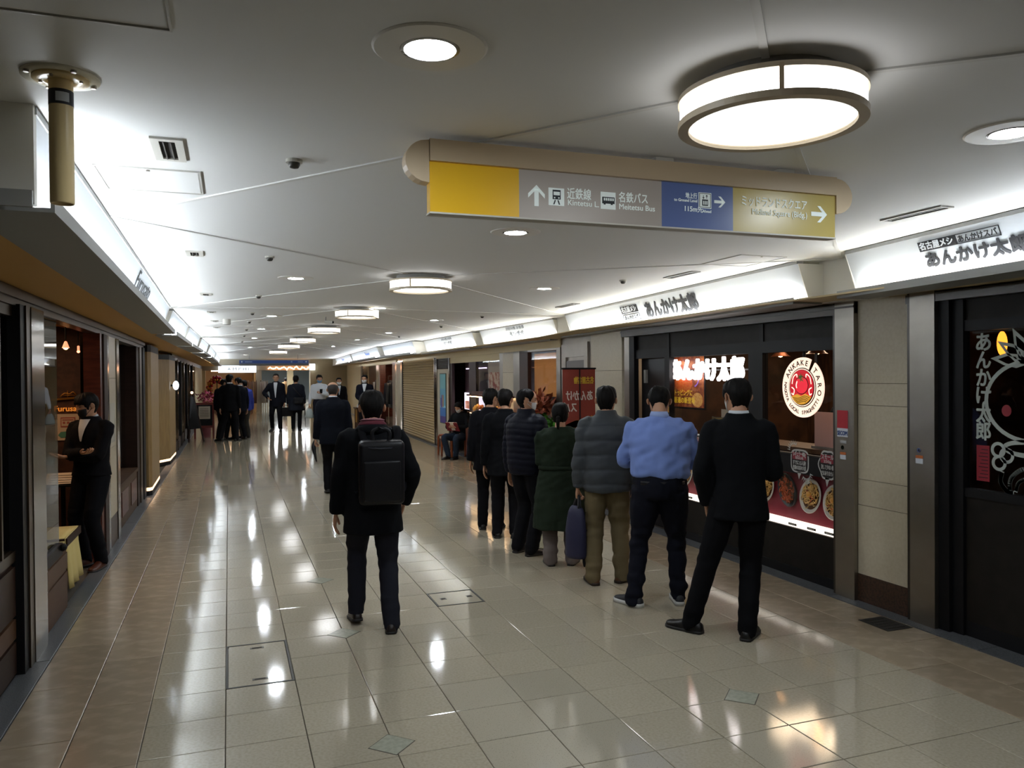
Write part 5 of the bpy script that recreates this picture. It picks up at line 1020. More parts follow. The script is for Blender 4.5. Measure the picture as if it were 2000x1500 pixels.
# wreath and racks of the boutique
h = root('christmas_wreath', (-.55, 37.6, 1.1), 'tall red and gold ornament wreath beside the far group of men', 'wreath')
k1, k2, k3 = MB(), MB(), MB()
for i in range(150):
    a = rr.random()*6.28; r = rr.uniform(.3, .52); p0 = (-.5+r*math.cos(a)*.8, 37.5+rr.uniform(-.1, .1), 1.15+r*math.sin(a)*1.15); (k1 if i % 3 else k2).ball(p0, rr.uniform(.04, .08), 8)
k1.build('red_ornaments', mat('ornament_red', '#8f1a22', .25), h, True, kind='stuff'); k2.build('gold_ornaments', mat('ornament_gold', '#b5702c', .25, .6), h, True, kind='stuff')
k = MB().lathe((0, 0, 0), [(.3, -.06), (.5, -.06), (.5, .06), (.3, .06)], 28, closed=True); k.v = [(-.5+.8*x, 37.55+z, 1.15+1.15*y) for x, y, z in k.v]; k.build('hoop', mat('wreath_green', '#2c2a1a', .8), h)
MB().tube([(-.5, 37.7, 0), (-.5, 37.62, 1.7)], [.02, .02], 8).build('stand', black_m, h)
for i, (x, c_) in enumerate(((.75, '#8a6a5a'), (.95, '#b59a88'), (1.1, '#6a4a44'), (1.5, '#c9c0b8'), (1.62, '#8f8478'))):
    h = root('clothes_rack', (x, 37.8+i*.3, 0), '%s garments hanging on a rack before the far boutique' % ['dusty pink', 'pale beige', 'dark plum', 'white', 'taupe'][i], 'rack', 'garment racks at the boutique'); y = 37.8+i*.3
    MB().tube([(x-.1, y, 0), (x-.1, y, 1.55), (x+.1, y, 1.55), (x+.1, y, 0)], [.015]*4, 6, 1, (0, 1, 0)).build('frame', chrome, h)
    k = MB()
    for j in range(4): k.tube([(x-.09+.06*j, y, .5), (x-.09+.06*j, y, 1.5)], [(.03, .18), (.02, .14)], 8)
    k.build('garments', mat('garment_'+c_[1:], c_, .8), h, True, kind='stuff')
# easel and framed menu stand on the left
h = root('easel', (-.9, 22.8, 0), 'tall dark A frame easel sign leaning beside the left shopfronts', 'easel')
for a, b in (((-.92, 22.9, 1.28), (-.64, 22.55, 0)), ((-.96, 22.9, 1.28), (-1.0, 22.2, 0)), ((-.94, 22.95, 1.28), (-1.1, 23.7, 0))): MB().tube([a, b], [.022, .022], 8).build('leg', wood_dark, h)
MB().hexa([(-1.0, 22.25, .35), (-.72, 22.6, .35), (-.74, 22.63, .35), (-1.02, 22.28, .35), (-.97, 22.8, 1.2), (-.9, 22.86, 1.2), (-.92, 22.89, 1.2), (-.99, 22.83, 1.2)]).build('board', black_m, h); MB().ball((-.94, 22.88, 1.3), .035, 10).build('clip_lamp', mat('clip_lit', '#ffe0b0', .5, emit='#ffd0a0', es=4), h)
h = root('menu_board_stand', (-.65, 23.6, 0), 'red framed black menu board stand with a white sheet', 'menu stand'); rf = mat('red_frame_wood', '#6e2018', .4)
for x in (-.9, -.42): MB().box(x-.025, x+.025, 23.6, 23.65, 0, 1.0).build('post', rf, h)
MB().box(-.9, -.42, 23.61, 23.64, .94, 1.0).build('top_bar', rf, h); MB().box(-.9, -.42, 23.61, 23.64, .3, .36).build('bottom_bar', rf, h); MB().box(-.88, -.44, 23.615, 23.635, .36, .94).build('board', black_m, h); MB().box(-.80, -.50, 23.605, 23.615, .55, .9).build('sheet', mat('paper'), h)
k = MB()
for i in range(6): k.box(-.77, -.54, 23.602, 23.605, .6+i*.045, .615+i*.045)
k.build('print_lines', mat('print_grey'), h)
h = root('flower_pot', (-.65, 24.1, 0), 'pink flowers in a pot behind the red framed menu board', 'plant'); MB().lathe((-.62, 24.1, 0), [(.001, 0), (.12, 0), (.16, .9), (.13, .9), (.1, .05)], 16).build('pot', mat('pot_pink', '#9a5a68', .6), h, True); leaves(120, (-.62, 24.1, 1.12), (.26, .2, .2), mat('pink_flower', '#b5506a', .6, var=.4), h, 'flowers', .1, 5)
for x, y, en in ((-2.2, 20, 4), (-2.2, 26, 6)):
    l = bpy.data.lights.new('shop_fill_light', 'AREA'); l.energy = en; l.color = (1, .8, .55); l.size = 1; lo = bpy.data.objects.new('shop_fill_light', l); lo.location = (x, y, 2.2); COL.objects.link(lo)  # area lights without fixture that fill the left shop interiors
# ================================================================== PEOPLE
TS = bpy.data.scenes.new('temp_scene')
def remesh(parts, voxel, smooth=3):
    b = MB()
    for v, f in parts: b.add(v, f)
    me = bpy.data.meshes.new('t'); me.from_pydata(b.v, [], b.f)
    o = bpy.data.objects.new('t', me); TS.collection.objects.link(o)
    m = o.modifiers.new('r', 'REMESH'); m.mode = 'VOXEL'; m.voxel_size = voxel
    s = o.modifiers.new('s', 'SMOOTH'); s.factor = .5; s.iterations = smooth
    with bpy.context.temp_override(scene=TS, view_layer=TS.view_layers[0]): dg = bpy.context.evaluated_depsgraph_get()
    dg.update()
    r = bpy.data.meshes.new_from_object(o.evaluated_get(dg)); bpy.data.objects.remove(o)
    n = len(r.vertices); V = np.empty(n*3); r.vertices.foreach_get('co', V); N = np.empty(n*3); r.vertices.foreach_get('normal', N)
    F = [tuple(p.vertices) for p in r.polygons]; bpy.data.meshes.remove(r); bpy.data.meshes.remove(me)
    return V.reshape(-1, 3), N.reshape(-1, 3), F
def nz(p, s, seed=0.): return noise.noise(Vector((p[0]*s[0]+seed, p[1]*s[1]+seed*1.7, p[2]*s[2]-seed)))
def ik(a, b, l1, l2, hint):
    a, b, h = np.array(a, float), np.array(b, float), np.array(hint, float); d = b-a; L = np.linalg.norm(d); d = d/L; L = min(L, l1+l2-.003)
    x = (l1*l1-l2*l2+L*L)/(2*L); y = math.sqrt(max(0, l1*l1-x*x)); h = h-d*(h@d); h = h/(np.linalg.norm(h)+1e-9)
    return a+d*x+h*y, a+d*L
HZ = [0, .04, .1, .16, .22, .28, .34, .39, .44, .5, .56, .62, .68, .74, .8, .85, .9, .94, .97, .99, 1.0]
PR = np.array([(0, .22, -.08, .13), (.05, .36, -.16, .2), (.15, .40, -.24, .262), (.25, .41, -.33, .292), (.35, .415, -.405, .315), (.45, .415, -.445, .33), (.55, .42, -.46, .34), (.65, .425, -.455, .345), (.75, .405, -.435, .335), (.85, .345, -.375, .295), (.93, .245, -.27, .215), (.98, .12, -.16, .12), (1.0, .01, -.03, .02)])
NT = 60
def sstep(x, a, b): t = min(1, max(0, (x-a)/(b-a))); return t*t*(3-2*t)
def hpoint(z, t, off=0.):
    fr, bk, hw = (np.interp(z, PR[:, 0], PR[:, i]) for i in (1, 2, 3))
    yc, ry = (fr+bk)/2, (fr-bk)/2; c, s = math.cos(t), math.sin(t)
    x, y = (hw+off)*math.copysign(abs(s)**.92, s), yc+(ry+off)*math.copysign(abs(c)**.92, c)
    return x, y, z+off*(.9 if z > .7 else 0)*min(1, (z-.7)/.2 if z > .7 else 0)
def hgrid(offf, feat=False):
    V = []
    for z in HZ:
        for i in range(NT):
            t = 2*PI*i/NT; t = t if t <= PI else t-2*PI
            x, y, zz = hpoint(z, t, offf(z, t))
            if feat and abs(t) < 1.2:
                g = lambda zx, zz_, sx, sz: math.exp(-((x-zx)/sx)**2-((z-zz_)/sz)**2)
                y += .075*g(0, .36, .045, .055)+.045*g(0, .46, .035, .09)-.035*(g(.14, .52, .075, .05)+g(-.14, .52, .075, .05))+.018*(g(.13, .61, .1, .04)+g(-.13, .61, .1, .04))+.02*g(0, .21, .09, .03)-.012*g(0, .245, .1, .012)+.018*g(0, .08, .08, .05)-.012*g(0, .15, .1, .03)
            V.append((x, y, zz))
    n = len(HZ); F = [(j*NT+i, j*NT+(i+1) % NT, (j+1)*NT+(i+1) % NT, (j+1)*NT+i) for j in range(n-1) for i in range(NT)]
    F += [tuple(range(NT-1, -1, -1)), tuple(range((n-1)*NT, n*NT))]
    return V, F
HAIRLINE = {'short': [(0, .80), (.5, .79), (.9, .72), (1.15, .52), (1.35, .38), (1.5, .60), (1.8, .60), (2.0, .34), (2.2, .12), (2.5, .05), (3.2, .04)],
            'fringe': [(0, .60), (.5, .62), (.9, .58), (1.15, .42), (1.35, .30), (1.5, .55), (1.8, .55), (2.0, .3), (2.2, .12), (2.5, .04), (3.2, .03)],
            'long': [(0, .74), (.5, .72), (.9, .6), (1.15, .4), (1.35, .25), (1.6, .2), (1.85, .18), (2.1, .12), (2.5, .06), (3.2, .02)]}
def hair_off(style, seed):
    hl = np.array(HAIRLINE['short' if style in ('bald', 'thin') else style])
    def f(z, t):
        a = abs(t); m = sstep(z-np.interp(a, hl[:, 0], hl[:, 1])+.05*noise.noise(Vector((t*9, seed, 1.5))), -.02, .05)
        th_ = .028 if style == 'bald' else .045
        if style == 'bald': m *= 1-sstep(z+.12*math.cos(t), .66, .74)
        if style == 'thin': m *= 1-sstep(z*math.cos(t), .52, .62)
        th_ *= .55+.45*sstep(z, .15, .6) if style != 'long' else 1
        n_ = noise.noise(Vector((t*4.5+seed*3, z*4, seed)))*.02+noise.noise(Vector((t*15+z*3, z*6, seed)))*.02
        return m*(th_+n_*(1.2 if style != 'bald' else .4))-(1-m)*.03
    return f
def mask_off(z, t):
    a = abs(t); m = sstep(1.28-a-.25*abs(z-.24)*2, 0, .12)*sstep(z, .0, .05)*(1-sstep(z+.14*a*0, .40, .45))
    return m*.022-(1-m)*.03
def make_hand(curl, thumb=.3):
    """right hand hanging down -Z, palm towards -X, thumb side +Y"""
    parts = [tube([(0, 0, .02), (0, 0, -.02), (0, .002, -.055), (-.002, .0, -.092)], [(.017, .024), (.015, .034), (.015, .041), (.012, .038)], 12, 2)]
    for i, (y, L, r) in enumerate(((.030, .070, .0088), (.010, .078, .0092), (-.011, .072, .0088), (-.030, .056, .0078))):
        p = np.array([-.001, y, -.080]); a = .08; P = [p.copy()]; 
        for j, fr_ in enumerate((.45, .32, .23)):
            a += curl*(.8+.12*i) if j else curl*.7; p = p+np.array([-math.sin(a), y*.12, -math.cos(a)])*L*fr_*1.12; P.append(p.copy())
        parts.append(tube(P, [r*1.05, r, r*.92, r*.72], 9, 2))
    a = thumb; parts.append(tube([(0, .022, -.022), (-.012, .045, -.045), (-.022-.01*curl, .056-.012*curl, -.072), (-.03-.02*curl, .052-.02*curl, -.095)], [.014, .0125, .0105, .008], 9, 2))
    return remesh(parts, .0042, 2)
HANDS = {'relaxed': make_hand(.32), 'grip': make_hand(1.15)}
skin = mat('skin', '#b98a6c', .55, bump=(60, .02)); skin_d = mat('skin_shade', '#a87a5e', .55)
eye_m = mat('eye_dark', '#17110f', .2); hair_m = mat('black_hair', '#0b0a0a', .6, spec=.12, noise_=((60, 60, 6), '#151211', .4, .6)); hair_g = mat('grey_hair', '#3a3634', .6, spec=.2)
maskw = mat('mask_white', '#d3d5d6', .75); maskb = mat('mask_blue', '#5f8fb5', .75); maskk = mat('mask_black', '#101012', .75)
def shoe_mesh(sole_h):
    R = [(-.082, .016, .03), (-.072, .031, .062), (-.035, .037, .088), (.03, .039, .084), (.075, .043, .066), (.12, .046, .052), (.165, .042, .043), (.19, .028, .034), (.198, .012, .025)]
    V, F, K = [], [], []; n = 11
    for y, w_, h_ in R:
        for i in range(n): a = PI*i/(n-1); V.append((w_*math.cos(a), y, sole_h*.7+(h_-sole_h*.4)*math.sin(a)**.75))
    for j in range(len(R)-1):
        for i in range(n-1): F.append((j*n+i, (j+1)*n+i, (j+1)*n+i+1, j*n+i+1)); K.append(0)
    F.append(tuple(range(n))); K.append(0); F.append(tuple(range((len(R)-1)*n+n-1, (len(R)-1)*n-1, -1))); K.append(0)
    b = len(V); o = [(w_*1.08+.002, y*1.01) for y, w_, h_ in R]; ol = [(x, y) for x, y in o]+[(-x, y) for x, y in reversed(o)]; m = len(ol)
    V += [(x, y, 0) for x, y in ol]+[(x, y, sole_h) for x, y in ol]
    F += [tuple(b+i for i in range(m-1, -1, -1)), tuple(b+m+i for i in range(m))]+[(b+i, b+(i+1) % m, b+m+(i+1) % m, b+m+i) for i in range(m)]; K += [1]*(m+2)
    return np.array(V), F, K
TOPS = {  # z, half width, half depth
 'suit': [(.78, .200, .142), (.9, .188, .136), (1.03, .172, .125), (1.15, .184, .13), (1.28, .2, .135), (1.36, .197, .122), (1.41, .14, .1), (1.445, .1, .088), (1.478, .084, .08)],
 'shirt': [(.985, .172, .125), (1.01, .186, .138), (1.07, .19, .142), (1.15, .19, .136), (1.28, .2, .135), (1.36, .195, .12), (1.41, .14, .092), (1.455, .07, .066)],
 'puffer': [(.80, .185, .14), (.84, .205, .16), (.95, .21, .162), (1.08, .205, .158), (1.2, .215, .162), (1.3, .22, .158), (1.37, .2, .135), (1.42, .14, .1), (1.46, .092, .085), (1.50, .086, .082)],
 'coat': [(.66, .215, .165), (.8, .205, .152), (.95, .192, .142), (1.05, .185, .135), (1.18, .195, .138), (1.28, .205, .14), (1.36, .2, .125), (1.41, .145, .105), (1.45, .1, .088), (1.482, .088, .082)],
 'longcoat': [(.50, .235, .19), (.62, .225, .18), (.8, .205, .16), (.95, .188, .145), (1.03, .165, .122), (1.1, .172, .125), (1.2, .182, .13), (1.3, .187, .13), (1.37, .175, .115), (1.42, .125, .088), (1.455, .08, .072)]}
def person(label, pos, heading, H=1.62, fat=1., top='suit', topm=None, pants=None, pantw=1., hair='short', hairm=None, face=None, head=(0, 0, 0), lean=0., dz=0., feet=((-.1, 0, 8, 0), (.1, 0, -8, 0)), L=None, R=None, hl='relaxed', hr='relaxed', shoe=None, sole=None, soleh=.018, voxel=.0125, group=None, hem=None, collar=None, quilt=0, shirtv=None, hipx=0., wr=1., ponytail=False, sleeve=1., seed=1, dupers=None):
    pants = pants or mat('trouser_black', '#121216', .8, spec=.1); shoe = shoe or mat('shoe_black', '#0f0e0e', .35); sole = sole or mat('sole_black', '#161413', .6); hairm = hairm or hair_m
    s = H/1.7; lx = lambda z: lean*(z-.9) if z > .9 else 0.
    UP = lambda x, y, z: np.array([x+hipx, y+lx(z), z+dz])
    sx = .178*fat**.6; wrist, elbow, sho = {}, {}, {}
    for k, sg, tg in (('L', -1, L), ('R', 1, R)):
        sho[k] = UP(sg*sx, 0, 1.365); w_, hint = tg if tg else ((sg*(.235*fat**.5+.01), .02, .80), (sg*.35, -1, 0))
        w_ = UP(*w_); elbow[k], wrist[k] = ik(sho[k], w_, .285, .255, hint)
    legs = []
    for sg, (fx, fy, yaw, lift) in zip((-1, 1), feet):
        hip = np.array([sg*.088*fat**.5+hipx, -.0, .885+dz]); ank = np.array([fx, fy-.01, .085+lift]); kn, an = ik(hip, ank, .41, .42, (fx*.4 if dz > -.3 else sg*.2, 1, .0)); legs.append((hip, kn, ank))
    # ---- garments
    rings = [list(r) for r in TOPS[top]]
    if hem is not None:
        rings[0][0] = hem; rings = [rings[0]]+[r for r in rings[1:] if r[0] > hem+.03]
    parts = [tube([UP(0, 0, z) for z, a, b in rings], [(a*fat, b*fat) for z, a, b in rings], 24, 3)]
    rs = {'suit': (.068, .06, .052, .044), 'shirt': (.066, .058, .05, .036), 'puffer': (.085, .082, .075, .056), 'coat': (.072, .066, .058, .05), 'longcoat': (.064, .058, .052, .046)}[top]
    for k, sg in (('L', -1), ('R', 1)):
        A, B, C_ = sho[k], elbow[k], wrist[k]; e = C_+(C_-B)/np.linalg.norm(C_-B)*.0
        parts.append(tube([UP(sg*.06, 0, 1.385), A+(0, 0, .0), A*.5+B*.5, B, B*.45+e*.55, e], [rs[0]*.9, rs[0]*sleeve, rs[1]*sleeve, rs[1]*sleeve*.98, rs[2]*sleeve, rs[3]*sleeve], 16, 3))
    V, N, F = remesh(parts, voxel, 4)
    amp = {'suit': .0045, 'shirt': .006, 'puffer': .004, 'coat': .005, 'longcoat': .006}[top]*wr
    D = np.array([amp*(nz(p, (9, 9, 5), seed)+.8*nz((p[0]+p[2]*.5, p[1], p[2]-p[0]*.4), (6, 6, 20), seed+4)+.5*nz(p, (22, 22, 14), seed+8)) for p in V])
    if quilt:
        ph = (V[:, 2]-dz+.25*np.abs(V[:, 0])*.3)/quilt; D += (.010 if quilt < .1 else .017)*(np.abs(np.sin(PI*ph))**.35-.6)
        D *= np.clip((1.44+dz-V[:, 2])/.05, 0.2, 1)
    V = V+N*D[:, None]
    # ---- body: legs, arms, trunk and neck in one skin, with head and hands
    bp = [tube([UP(0, 0, .86), UP(0, 0, 1.1), UP(0, 0, 1.3), UP(0, 0, 1.37), UP(0, -.01, 1.42), UP(0, .005, 1.5), UP(0, .02, 1.56)], [(.12, .08), (.12, .085), (.14, .09), (.13, .07), (.06, .06), (.054, .056), (.05, .055)], 16, 2)]
    for k, sg in (('L', -1), ('R', 1)): bp.append(tube([UP(sg*.08, 0, 1.36), sho[k], elbow[k], wrist[k]], [.045, .036, .027, .022], 12, 3))
    for hip, kn, an in legs: bp.append(tube([hip+(0, 0, .02), kn, an, an-(0, 0, .03)], [.075, .05, .035, .035], 12, 2))
    BV, _, BF = remesh(bp, .018, 2); body = MB(); body.add(BV, BF)
    hs = .228; pv = UP(0, .012, 1.468); Rm = Matrix.Rotation(math.radians(-head[1]), 3, 'Z') @ Matrix.Rotation(math.radians(-head[0]), 3, 'X') @ Matrix.Rotation(math.radians(head[2]), 3, 'Y'); Rn = np.array(Rm)
    HP = lambda P: (np.array(P)*hs+np.array([0, 0, .004])) @ Rn.T+pv
    hv, hf = hgrid(lambda z, t: 0., True); body.add(HP(hv), hf, 0)
    for sg in (-1, 1):
        e = MB().ball((sg*.355, -.06, .47), (.03, .075, .125), 12); e.v = [(x+sg*.12*max(0, (-.04-y)*6), y, z) for x, y, z in e.v]; body.add(HP(e.v), e.f, 0)
        e = MB().ball((sg*.145, .355, .515), (.055, .03, .02), 10); body.add(HP(e.v), e.f, 1)
        e = MB().tube([(sg*.06, .405, .595), (sg*.15, .395, .62), (sg*.23, .34, .60)], [.012, .015, .009], 6, 2, (0, 0, 1)); body.add(HP(e.v), e.f, 2)
    if not face:
        e = MB().tube([(-.09, .395, .235), (0, .425, .23), (.09, .395, .235)], [.006, .013, .006], 6, 2, (0, 0, 1)); body.add(HP(e.v), e.f, 3)
    for k, sg, pose in (('L', -1, hl), ('R', 1, hr)):
        hvv, _, hff = HANDS[pose]; d = wrist[k]-elbow[k]; d = d/np.linalg.norm(d); fr = np.array([0, 1., 0]); 
        if abs(d[1]) > .75: fr = np.array([-sg*.5, 0, .9])
        y = fr-d*(fr@d); y /= np.linalg.norm(y); zz = -d; xx = np.cross(y, zz)
        q = hvv.copy(); ff = hff
        if sg < 0: q = q*np.array([-1, 1, 1]); ff = [f[::-1] for f in hff]
        body.add(wrist[k]+d*.012+(np.outer(q[:, 0], xx)+np.outer(q[:, 1], y)+np.outer(q[:, 2], zz)), ff, 0)
    Msc = lambda A: np.array(A)*s
    body.v = [tuple(p) for p in Msc(body.v)]
    o = body.build('person', [skin, eye_m, hairm, mat('lip', '#9a5f52', .5)], None, True, True)
    o.location = (pos[0], pos[1], 0); o.rotation_euler = (0, 0, -math.radians(heading)); tag(o, label, 'person', group)
    gn = {'suit': 'jacket', 'shirt': 'shirt', 'puffer': 'puffer_jacket', 'coat': 'coat', 'longcoat': 'coat'}[top]
    meshobj(gn, Msc(V), F, topm, o, True, True)
    # trousers
    tp = [tube([np.array([hipx, 0, z+dz]) for z in (1.03, .97, .9, .83)], [(.158*fat, .112*fat), (.17*fat, .124*fat), (.172*fat, .13*fat), (.14*fat, .11*fat)], 20, 2)]
    for hip, kn, an in legs:
        q = pantw; tp.append(tube([hip+(0, 0, .02), hip*.5+kn*.5, kn, kn*.5+an*.5, an, an-(0, 0, .036)], [.104*fat, .092*fat**.7*q**.5, .073*q, .068*q, .062*q, .064*q], 16, 3))
    TV, TN, TF = remesh(tp, voxel, 3); zt = TV[:, 2]
    D = np.array([.006*wr*(nz((p[0], p[1], p[2]+.25*p[1]), (7, 7, 18), seed+20)*(1.5 if p[2] < .25 or .4 < p[2] < .6 else .6)+.4*nz(p, (20, 20, 10), seed+3)) for p in TV])
    meshobj('trousers', Msc(TV+TN*D[:, None]), TF, pants, o, True, True)
    # shoes
    sv, sf, sk2 = shoe_mesh(soleh)
    for (fx, fy, yaw, lift) in feet:
        a = math.radians(yaw); p = sv.copy()
        if lift > .005:
            b_ = -math.asin(min(.6, lift/.2)); yy, z2 = p[:, 1]-.12, p[:, 2].copy(); p[:, 1] = .12+yy*math.cos(b_)-z2*math.sin(b_); p[:, 2] = yy*math.sin(b_)+z2*math.cos(b_)
        q = np.stack([fx+p[:, 0]*math.cos(a)-p[:, 1]*math.sin(a), fy+p[:, 0]*math.sin(a)+p[:, 1]*math.cos(a), p[:, 2]], 1)
        meshobj('shoe', Msc(q), sf, [shoe, sole], o, True, True, sk2)
    # hair, mask, collar
    hv, hf = hgrid(hair_off(hair, seed)); k = MB().add(HP(hv), hf)
    if ponytail:
        e = MB().ball((0, -.50, .30), (.1, .1, .12), 12); e.tube([(0, -.5, .3), (0, -.56, .1), (0, -.5, -.12), (0, -.44, -.3)], [.08, .085, .065, .02], 10, 3); k.add(HP(e.v), e.f)
    k.v = [tuple(p) for p in Msc(k.v)]; k.build('hair', hairm, o, True, True)
    if face:
        mv, mf = hgrid(mask_off); k = MB().add(HP(mv), mf)
        k.v = [tuple(p) for p in Msc(k.v)]; km = k.build('face_mask', face, o, True, True)
        k = MB()
        for sg in (-1, 1):
            for z0, z1 in ((.38, .5), (.1, .38)):
                P = [hpoint(z0+(z1-z0)*i/5, sg*(1.05+.62*i/5), .012) for i in range(6)]; k.tube(HP(P), [.0022]*6, 5)
        k.v = [tuple(p) for p in Msc(k.v)]; k.build('ear_loop', face, km, False, True)
    if collar:
        k = MB(); n = 24; pr = [(.066, 1.445), (.068, 1.47), (.062, 1.488), (.058, 1.485), (.06, 1.445)] if top != 'shirt' else [(.078, 1.435), (.073, 1.465), (.063, 1.492), (.059, 1.488), (.062, 1.44)]
        vs = [UP(r*math.sin(2*PI*i/n), r*1.02*math.cos(2*PI*i/n)+.002, z-.028*math.cos(2*PI*i/n)*(.5+.5*math.cos(2*PI*i/n)) if math.cos(2*PI*i/n) > 0 else z+.006) for r, z in pr for i in range(n)]
        k.add(Msc(vs), [(j*n+i, j*n+(i+1) % n, ((j+1) % 5)*n+(i+1) % n, ((j+1) % 5)*n+i) for j in range(5) for i in range(n)]); k.build('collar', collar, o, True, True)
    if shirtv:
        m_, zb, wt = shirtv; k = MB(); q = []; zs = np.linspace(zb, 1.45, 9); rg = np.array(TOPS[top])
        for z in zs:
            t = (z-zb)/(1.45-zb); a, b = np.interp(z, rg[:, 0], rg[:, 1])*fat, np.interp(z, rg[:, 0], rg[:, 2])*fat
            for u in (-1, -.5, 0, .5, 1): x = u*(.008+wt*t); q.append(UP(x, b*math.sqrt(max(.05, 1-(x/a)**2))+.006, z))
        k.add(Msc(q), [(j*5+i, j*5+i+1, (j+1)*5+i+1, (j+1)*5+i) for j in range(8) for i in range(4)]); k.build('shirt_front', m_, o, True, True)
    W = o.matrix_basis
    o['w'] = 0; del o['w']
    return o, (lambda p: tuple(W @ Vector(np.array(UP(*p))*s))), {k: tuple(W @ Vector(wrist[k]*s)) for k in wrist}, s
black_suit = mat('suit_cloth_black', '#0f1013', .85, spec=.1); navy_suit = mat('suit_cloth_navy', '#10131b', .85, spec=.1); dark_coat = mat('coat_cloth_black', '#101114', .9, spec=.1); dark_trs = mat('trouser_black', '#121216', .8, spec=.1); white_sh = mat('shirt_white')
near = dict(voxel=.011)
QG = None
# ---- man with backpack
bp_man, P_, wr_, s_ = person('person in black coat with red scarf walking away, wearing a black backpack', (.90, 5.28), 6, H=1.60, top='coat', topm=dark_coat, hem=.70, pants=mat('trouser_slate', '#23242c', .85, spec=.1), head=(6, 0, 0), feet=((-.115, .20, 6, .03), (.115, -.06, -6, 0)), L=((-.265, .07, .78), (-.3, -1, 0)), R=((.235, .14, .88), (1, -.7, 0)), shoe=mat('shoe_dark_brown', '#1d1412', .35), seed=2, hr='grip', **near)
def ring_part(o, n_, m, z0, z1, r0, r1, s, y=0., dzb=.02, drop=.02):
    k = MB(); n = 28; pr = [(r0, z0), (r0+.012, (z0+z1)/2), (r1, z1), (r1-.014, z1-.004), (r0-.014, z0)]
    vs = [(r*math.sin(2*PI*i/n)*s, (y+r*math.cos(2*PI*i/n))*s, (z+dzb*(1-math.cos(2*PI*i/n))/2-drop)*s) for r, z in pr for i in range(n)]
    k.add(vs, [(j*n+i, j*n+(i+1) % n, ((j+1) % 5)*n+(i+1) % n, ((j+1) % 5)*n+i) for j in range(5) for i in range(n)]); return k.build(n_, m, o, True, True)
ring_part(bp_man, 'scarf', mat('scarf_red', '#5a1c2a', .9), 1.445, 1.51, .088, .072, s_); ring_part(bp_man, 'scarf_edge', mat('scarf_pale', '#9a6a72', .9), 1.497, 1.513, .077, .070, s_); ring_part(bp_man, 'coat_collar', dark_coat, 1.40, 1.475, .115, .095, s_)
def rbox(c, d, r, rot=None, n=4):
    """rounded box verts/faces"""
    b = bmesh.new(); bmesh.ops.create_cube(b, size=1); bmesh.ops.scale(b, vec=d, verts=b.verts); bmesh.ops.bevel(b, geom=b.edges, offset=r, segments=n, affect='EDGES', profile=.5)
    b.verts.index_update(); v = [Vector(x.co) for x in b.verts]; f = [tuple(x.index for x in p.verts) for p in b.faces]; b.free()
    if rot is not None: v = [rot @ x for x in v]
    return [tuple(x+Vector(c)) for x in v], f
def bag_root(n_, person_, label, cat): 
    r = root(n_, person_.location, label, cat, rz=person_.rotation_euler.z); return r
leather = mat('black_leather', '#0e0e12', .42, spec=.3, bump=(90, .06)); leather2 = mat('black_nylon', '#0c0c10', .8, spec=.1)
b = bag_root('backpack', bp_man, 'black boxy leather backpack worn by the walking man in the black coat', 'backpack'); q = s_
BX, BZ = .045, .075
tilt = Matrix.Rotation(.06, 3, 'X')
def lb(parts, n_, m, par=b, sm=True): 
    k = MB()
    for v, f in parts: k.add([((x+BX)*q, y*q, (z+BZ)*q) for x, y, z in v], f)
    return k.build(n_, m, par, sm, True)
lb([rbox((.0, -.225, 1.075), (.31, .13, .44), .035, tilt)], 'body', leather)
lb([rbox((.0, -.296, 1.02), (.25, .03, .28), .014, tilt)], 'front_pocket', leather)
lb([tube([(-.135, -.285, 1.262), (-.06, -.30, 1.245), (.06, -.30, 1.245), (.135, -.285, 1.262)], [.006]*4, 8, 3), tube([(-.14, -.15, 1.28), (-.14, -.29, 1.25)], [.005]*2, 8)], 'zip_flap', mat('zip_shine', '#20222a', .3))
lb([tube([(-.055, -.20, 1.285), (-.055, -.20, 1.35), (0, -.20, 1.375), (.055, -.20, 1.35), (.055, -.20, 1.285)], [(.014, .006)]*5, 8, 4)], 'top_handle', leather)
for sg in (-1, 1): lb([tube([(sg*.09, -.17, 1.27), (sg*.12, -.135, 1.31), (sg*.12, -.03, 1.375), (sg*.125, .12, 1.28), (sg*.15, .13, 1.15), (sg*.17, .0, .97), (sg*.14, -.16, .92)], [(.026, .006)]*7, 8, 4)], 'shoulder_strap', leather2)
BX = BZ = 0.
# ---- queue on the right
def Pq(*a, **k): d = dict(near); d.update(k); return person(*a, **d)
m7, P_, wr_, s_ = Pq('person in black suit standing with legs apart, nearest in the queue', (3.11, 4.28), 36, H=1.665, fat=.95, top='suit', topm=black_suit, pants=mat('trouser_jet', '#0d0d10', .85, spec=.1), head=(12, -24, 0), face=maskw, feet=((-.33, .02, 62, 0), (.03, -.03, -14, 0)), hipx=-.02, L=((-.215, .06, .86), (-.6, -1, 0)), R=((.13, .27, 1.06), (.5, -1, -.4)), hl='grip', hr='grip', collar=white_sh, seed=3)
p6, P_, wr_, s_ = Pq('person in light blue shirt and dark trousers looking down, wearing sneakers', (2.96, 5.06), 30, H=1.62, fat=1.2, top='shirt', topm=mat('shirt_blue', '#6f86c4', .85), pants=mat('trouser_navy', '#15161f', .85, spec=.1), head=(34, 0, 0), lean=.08, feet=((-.20, -.02, 48, 0), (.14, .10, 8, 0)), L=((-.12, .30, 1.06), (-1, -.9, -.3)), R=((.12, .30, 1.06), (1, -.9, -.3)), hl='grip', hr='grip', collar=mat('shirt_collar', '#8fa3d2', .8), shoe=mat('sneaker_dark', '#1a1c22', .6), sole=mat('sneaker_white', '#b9b9b6', .6), soleh=.032, wr=2.3, seed=4)
ring = MB(); n = 40
